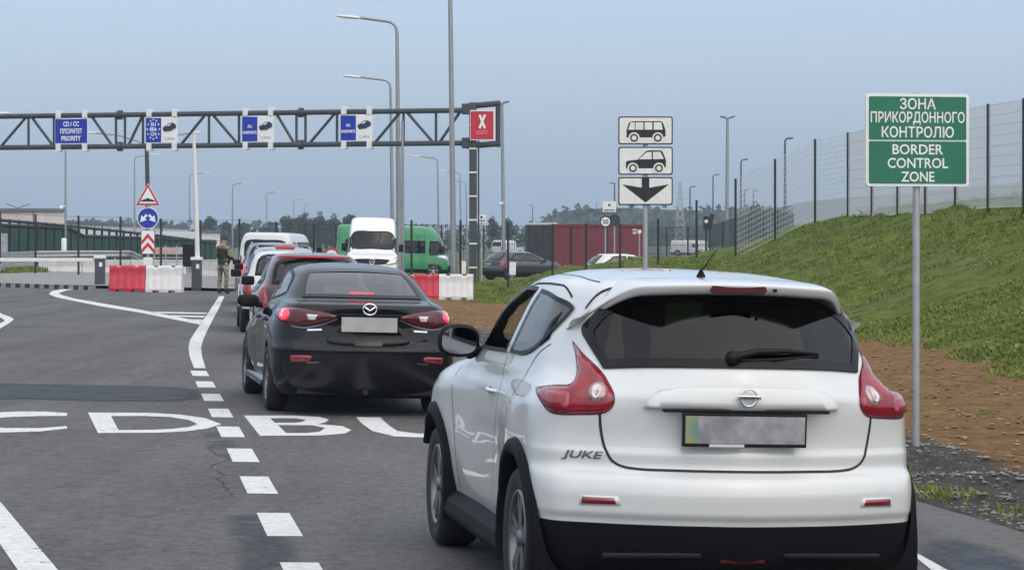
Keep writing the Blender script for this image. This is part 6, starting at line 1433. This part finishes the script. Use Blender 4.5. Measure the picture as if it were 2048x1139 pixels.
def tree(px, ytop, Y, wpx_, label, seed, name='tree', group=None, base=-.6, blobs=16, n=110):
    r_ = random.Random(seed); X = (px-CX)/F*Y; H = zpx(ytop, Y)-base; W = wpx(wpx_, Y)/2; t_ = empty(name, (X, Y, base)); tag(t_, label, 'tree', group)
    mb = MB(); mb.tube([(0, 0, 0), (r_.uniform(-.1, .1), 0, H*.35), (r_.uniform(-.2, .2), 0, H*.75)], [H*.032, H*.022, H*.006], 7)
    for k in range(6): a = r_.uniform(0, 6.28); z = H*r_.uniform(.25, .55); mb.tube([(0, 0, z), (W*.5*math.cos(a), W*.5*math.sin(a), z+H*.2), (W*.75*math.cos(a), W*.75*math.sin(a), z+H*.3)], [H*.013, H*.008, H*.003], 5)
    mb.build('trunk', M_bark, t_); mb = MB()
    for k in range(blobs):
        a = r_.uniform(0, 6.28); zz = r_.uniform(.22, .86); ww = W*math.sin(math.pi*min(.98, .25+zz*.72))*r_.uniform(.25, .85); s_ = r_.uniform(.28, .46)*W
        leaf_cloud(mb, (ww*math.cos(a), ww*math.sin(a), H*zz), s_*1.1, s_*.95, n, W*.16, r_)
    leaf_cloud(mb, (0, 0, H*.55), W*.6, H*.36, n*2, W*.16, r_); leaf_cloud(mb, (0, 0, H*.90), W*.3, H*.10, n//2, W*.13, r_)
    mb.build('crown', M_leaf, t_); return t_
TG = 'broadleaf trees beyond the fences'
for i, (px, yt, Y, w_, lab) in enumerate(((419, 430, 420, 42, 'rounded tree standing alone left of the soldier, beyond the fence'), (452, 444, 450, 44, 'low broad tree beyond the soldier'), (492, 446, 460, 50, 'low tree left of the white people carrier roof'), (540, 443, 430, 46, 'low bushy tree at the left end of the wood'), (576, 430, 410, 48, 'mid height tree at the left side of the wood'), (610, 421, 400, 50, 'tall tree in the left half of the wood behind the queue'), (640, 420, 395, 44, 'tallest tree in the middle of the wood behind the queue'), (668, 425, 400, 46, 'tall tree in the wood just left of the white van'), (700, 428, 405, 48, 'tree in the wood directly above the white van'), (728, 436, 410, 40, 'lower tree at the right end of the wood above the white van'), (985, 430, 380, 30, 'rounded tree left of the slim mast with the camera'), (1016, 434, 385, 40, 'broad tree right of the slim mast with the camera'), (327, 440, 480, 40, 'small far tree behind the round blue sign'), (1512, 402, 300, 60, 'bushy tree behind the mesh fence on the bank'))):
    tree(px, yt, Y, w_, lab, i+1, group=TG)
def wood(name, label, prof, Y, base, sz, seed, dens_=1.0, deep=20):
    r_ = random.Random(seed); mb = MB(); xs = [p[0] for p in prof]; ys = [p[1] for p in prof]; w_ = wpx(xs[-1]-xs[0], Y); ht = max(zpx(y, Y)-base for y in ys)
    for _ in range(int(w_*ht/(sz*sz)*2.6*dens_)):
        px = r_.uniform(xs[0], xs[-1]); top = zpx(float(np.interp(px, xs, ys))+1.4*math.sin(px*.31+seed)+1.2*math.sin(px*.83)+r_.uniform(-1.5, 3), Y); z = base+(top-base)*r_.random()**.75; y = Y+r_.uniform(0, deep); x = (px-CX)/F*Y; s_ = sz*r_.uniform(.5, 1.2)
        a = Vector((r_.gauss(0, 1), r_.gauss(-.8, 1), r_.gauss(.3, 1))).normalized(); b = a.orthogonal().normalized(); t = a.cross(b); p = Vector((x, y, z))
        mb.add([p-b*s_*.5-t*s_*.3, p+b*s_*.5-t*s_*.4, p+b*s_*.4+t*s_*.5, p-b*s_*.3+t*s_*.4], [(0, 1, 2, 3)])
    return tag(mb.build(name, M_leafd), label, 'wood', kind='stuff')
HILL = [(1040, 462), (1062, 446), (1090, 428), (1120, 414), (1160, 408), (1200, 407), (1260, 406), (1330, 409), (1400, 411), (1480, 410), (1560, 412), (1620, 420), (1700, 440)]
# the hill itself under the wood
mb = MB(); Yh = 730
vs = []
for px, py in HILL: vs += [((px-CX)/F*Yh, Yh, -3.5), ((px-CX)/F*Yh, Yh+10, zpx(py+9, Yh)), ((px-CX)/F*Yh*1.2, Yh+260, -3.5)]
mb.add(vs, [(3*i+j, 3*i+3+j, 3*i+4+j, 3*i+1+j) for i in range(len(HILL)-1) for j in (0, 1)], 0, True); tag(mb.build('hill', mat('hill_undergrowth', (.03, .042, .02), .95, var=.3, vscale=.05)), kind='structure')
wood('wood', 'wooded hill behind the red container', HILL, 700, -3, 2.0, 3, 1.0, 36)
wood('wood', 'low line of far trees along the horizon at the left', [(60, 452), (130, 438), (190, 440), (260, 437), (330, 440), (400, 444), (470, 447), (560, 444), (700, 442), (800, 446), (900, 450), (1060, 452)], 820, -3, 1.9, 5, 1.0, 30)
wood('wood', 'dark undergrowth at the foot of the wood behind the queue', [(440, 462), (520, 456), (570, 448), (620, 442), (700, 443), (760, 450), (900, 466), (1050, 468)], 425, -1, 1.0, 8, 1.0, 12)

# ------------------------------------------------------------------ soldier
M_camo = bpy.data.materials.new('camouflage_cloth'); M_camo.use_nodes = True
def camo(m, cols):
    t = m.node_tree; p = t.nodes['Principled BSDF']; p.inputs['Roughness'].default_value = .95; o = N(t, 'ShaderNodeTexCoord'); n = N(t, 'ShaderNodeTexNoise'); n.inputs['Scale'].default_value = 7; n.inputs['Detail'].default_value = 3; r = N(t, 'ShaderNodeValToRGB'); r.color_ramp.interpolation = 'CONSTANT'
    e = r.color_ramp.elements; e[0].color = (*cols[0], 1); e[1].position = .45; e[1].color = (*cols[1], 1); x = e.new(.53); x.color = (*cols[2], 1); x = e.new(.60); x.color = (*cols[3], 1)
    t.links.new(o.outputs['Object'], n.inputs[0]); t.links.new(n.outputs['Fac'], r.inputs[0]); t.links.new(r.outputs[0], p.inputs['Base Color'])
camo(M_camo, [(.12, .10, .06), (.30, .26, .18), (.055, .05, .03), (.40, .36, .27)])
M_skin = mat('skin', (.42, .24, .17), .6); M_boot = mat('black_boot', (.015, .014, .013), .6); M_vest = mat('dark_vest', (.016, .015, .013), .9, col2=(.038, .034, .026), vscale=14); M_cap = mat('dark_cap', (.045, .040, .032), .9); M_gun = mat('gun_metal', (.012, .012, .013), .4, .4)
Ps = gnd(446, 586.5); so = empty('person', Ps, R(-38)); tag(so, 'soldier in camouflage trousers and dark vest standing beside the raised boom, back turned', 'person')
def skin_mesh(name, nodes, edges, levels=2):
    bm = bmesh.new(); sk = bm.verts.layers.skin.new(); vs = []
    for i, (p, r) in enumerate(nodes):
        v = bm.verts.new(p); v[sk].radius = r if isinstance(r, tuple) else (r, r); v[sk].use_root = (i == 0); vs.append(v)
    for a, b in edges: bm.edges.new((vs[a], vs[b]))
    me = bpy.data.meshes.new(name); bm.to_mesh(me); bm.free(); o = bpy.data.objects.new(name, me); COL.objects.link(o)
    o.modifiers.new('skin', 'SKIN').use_smooth_shade = True; s_ = o.modifiers.new('sub', 'SUBSURF'); s_.levels = s_.render_levels = levels
    dg = bpy.context.evaluated_depsgraph_get(); m2 = bpy.data.meshes.new_from_object(o.evaluated_get(dg)); bpy.data.objects.remove(o); return m2
nodes = [((0, 0, .93), (.165, .12)), ((0, .0, 1.10), (.150, .105)), ((0, -.01, 1.30), (.185, .125)), ((0, -.01, 1.43), (.155, .095)), ((0, .02, 1.51), .062), ((0, .045, 1.60), (.078, .095)), ((0, .04, 1.69), (.078, .092)),
 ((-.115, .0, .84), (.105, .105)), ((-.155, .03, .50), .075), ((-.165, -.01, .12), .052), ((-.175, -.02, .05), .05), ((-.195, .13, .035), .042),
 ((.115, .0, .84), (.105, .105)), ((.14, .02, .50), .075), ((.15, -.03, .12), .052), ((.155, -.04, .05), .05), ((.185, .11, .035), .042),
 ((-.215, -.01, 1.41), .066), ((-.29, .0, 1.16), .052), ((-.20, .20, 1.04), .042), ((-.13, .27, 1.05), .036),
 ((.215, -.01, 1.41), .066), ((.295, .01, 1.16), .052), ((.22, .23, 1.10), .042), ((.15, .30, 1.13), .036)]
edges = [(0, 1), (1, 2), (2, 3), (3, 4), (4, 5), (5, 6), (0, 7), (7, 8), (8, 9), (9, 10), (10, 11), (0, 12), (12, 13), (13, 14), (14, 15), (15, 16), (3, 17), (17, 18), (18, 19), (19, 20), (3, 21), (21, 22), (22, 23), (23, 24)]
for hi, (bx, by, bz), sg in ((20, (-.13, .27, 1.05), 1), (24, (.15, .30, 1.13), -1)):       # five fingers closing round the rifle
    for k in range(4):
        n0 = len(nodes); z = bz+.028-.018*k; ln = (.034, .038, .036, .029)[k]
        nodes += [((bx+sg*.022, by+.022, z), .0105), ((bx+sg*(.03+ln*.6), by+.036, z-.004), .0095), ((bx+sg*(.03+ln), by+.014, z-.010), .008)]; edges += [(hi, n0), (n0, n0+1), (n0+1, n0+2)]
    n0 = len(nodes); nodes += [((bx+sg*.008, by-.022, bz+.03), .0115), ((bx+sg*.036, by-.028, bz+.045), .0095)]; edges += [(hi, n0), (n0, n0+1)]
me = skin_mesh('body', nodes, edges); bo = bpy.data.objects.new('body', me); COL.objects.link(bo); bo.parent = so
for m_ in (M_camo, M_skin, M_boot): me.materials.append(m_)
for p in me.polygons:
    c = p.center; p.use_smooth = True
    p.material_index = 2 if c.z < .15 else 1 if (c.z > 1.50 or (c.y > .235 and 1.0 < c.z < 1.2)) else 0
vm = skin_mesh('vest', [((0, -.01, 1.02), (.175, .135)), ((0, -.015, 1.18), (.178, .14)), ((0, -.02, 1.34), (.195, .15)), ((0, -.015, 1.42), (.165, .12))], [(0, 1), (1, 2), (2, 3)]); vm.materials.append(M_vest); vo = bpy.data.objects.new('vest', vm); COL.objects.link(vo); vo.parent = so
MB().tube([(-.05, -.16, 1.42), (-.06, -.175, 1.2), (-.05, -.15, 1.02)], .022, 6).build('vest_strap', M_boot, so); MB().box((.10, -.15, .98), (.16, .09, .14)).build('belt_pouch', M_boot, so, .02); MB().lathe([(.172, -.03), (.18, 0), (.172, .03)], 'Z', (0, 0, .985), 24).build('belt', M_boot, so)
m = MB().lathe([(.001, .115), (.06, .112), (.092, .085), (.102, .04), (.104, .0)], 'Z', (0, .035, 1.665), 20); m.box((0, .14, 1.672), (.13, .10, .015)); m.build('cap', M_cap, so)
m = MB()
for sg in (-1, 1): m.lathe([(.001, .012), (.018, .008), (.02, -.005)], 'X', (sg*.085, .035, 1.61), 10)
m.build('ears', M_skin, so)
m = MB(); m.tube([(0, .135, 1.615), (0, .155, 1.585), (0, .138, 1.575)], [.010, .014, .010], 6); m.build('nose', M_skin, so)
for sg in (-1, 1): MB().lathe([(.001, .012), (.012, .008), (.014, 0)], 'Y', (sg*.033, .125, 1.63), 10).build('eye', M_boot, so)
MB().box((0, .137, 1.545), (.05, .01, .012)).build('mouth', mat('lip', (.30, .12, .10), .6), so, .003)
gm = MB(); gm.box((0, 0, 0), (.045, .36, .075)); gm.tube([(0, .18, .015), (0, .46, .015)], .014, 8); gm.box((0, -.27, -.03), (.035, .24, .10)); gm.box((0, .02, -.13), (.03, .06, .20), M=Matrix.Rotation(R(14), 4, 'X')); gm.box((0, -.1, -.08), (.03, .05, .11)); gm.tube([(0, .44, .015), (0, .44, .06)], .006, 5); gm.box((0, -.05, .055), (.02, .16, .025))
gu = gm.build('rifle', M_gun, None, .006); gu.matrix_world = Matrix.Translation(Ps) @ Matrix.Rotation(R(-38), 4, 'Z') @ Matrix.Translation((.02, .30, 1.09)) @ Matrix.Rotation(R(-62), 4, 'Z') @ Matrix.Rotation(R(-28), 4, 'X'); tag(gu, 'black rifle slung across the chest of the soldier', 'rifle')

# ------------------------------------------------------------------ the hazy air
hz_ = MB().box((0, 900, 32), (2800, 2600, 88)); M_haze = bpy.data.materials.new('haze'); M_haze.use_nodes = True; t = M_haze.node_tree; t.nodes.clear(); o = N(t, 'ShaderNodeOutputMaterial'); pv = N(t, 'ShaderNodeVolumePrincipled'); pv.inputs['Density'].default_value = .00045; pv.inputs['Color'].default_value = (.60, .74, .90, 1); t.links.new(pv.outputs[0], o.inputs['Volume'])
tag(hz_.build('haze', M_haze), kind='stuff')
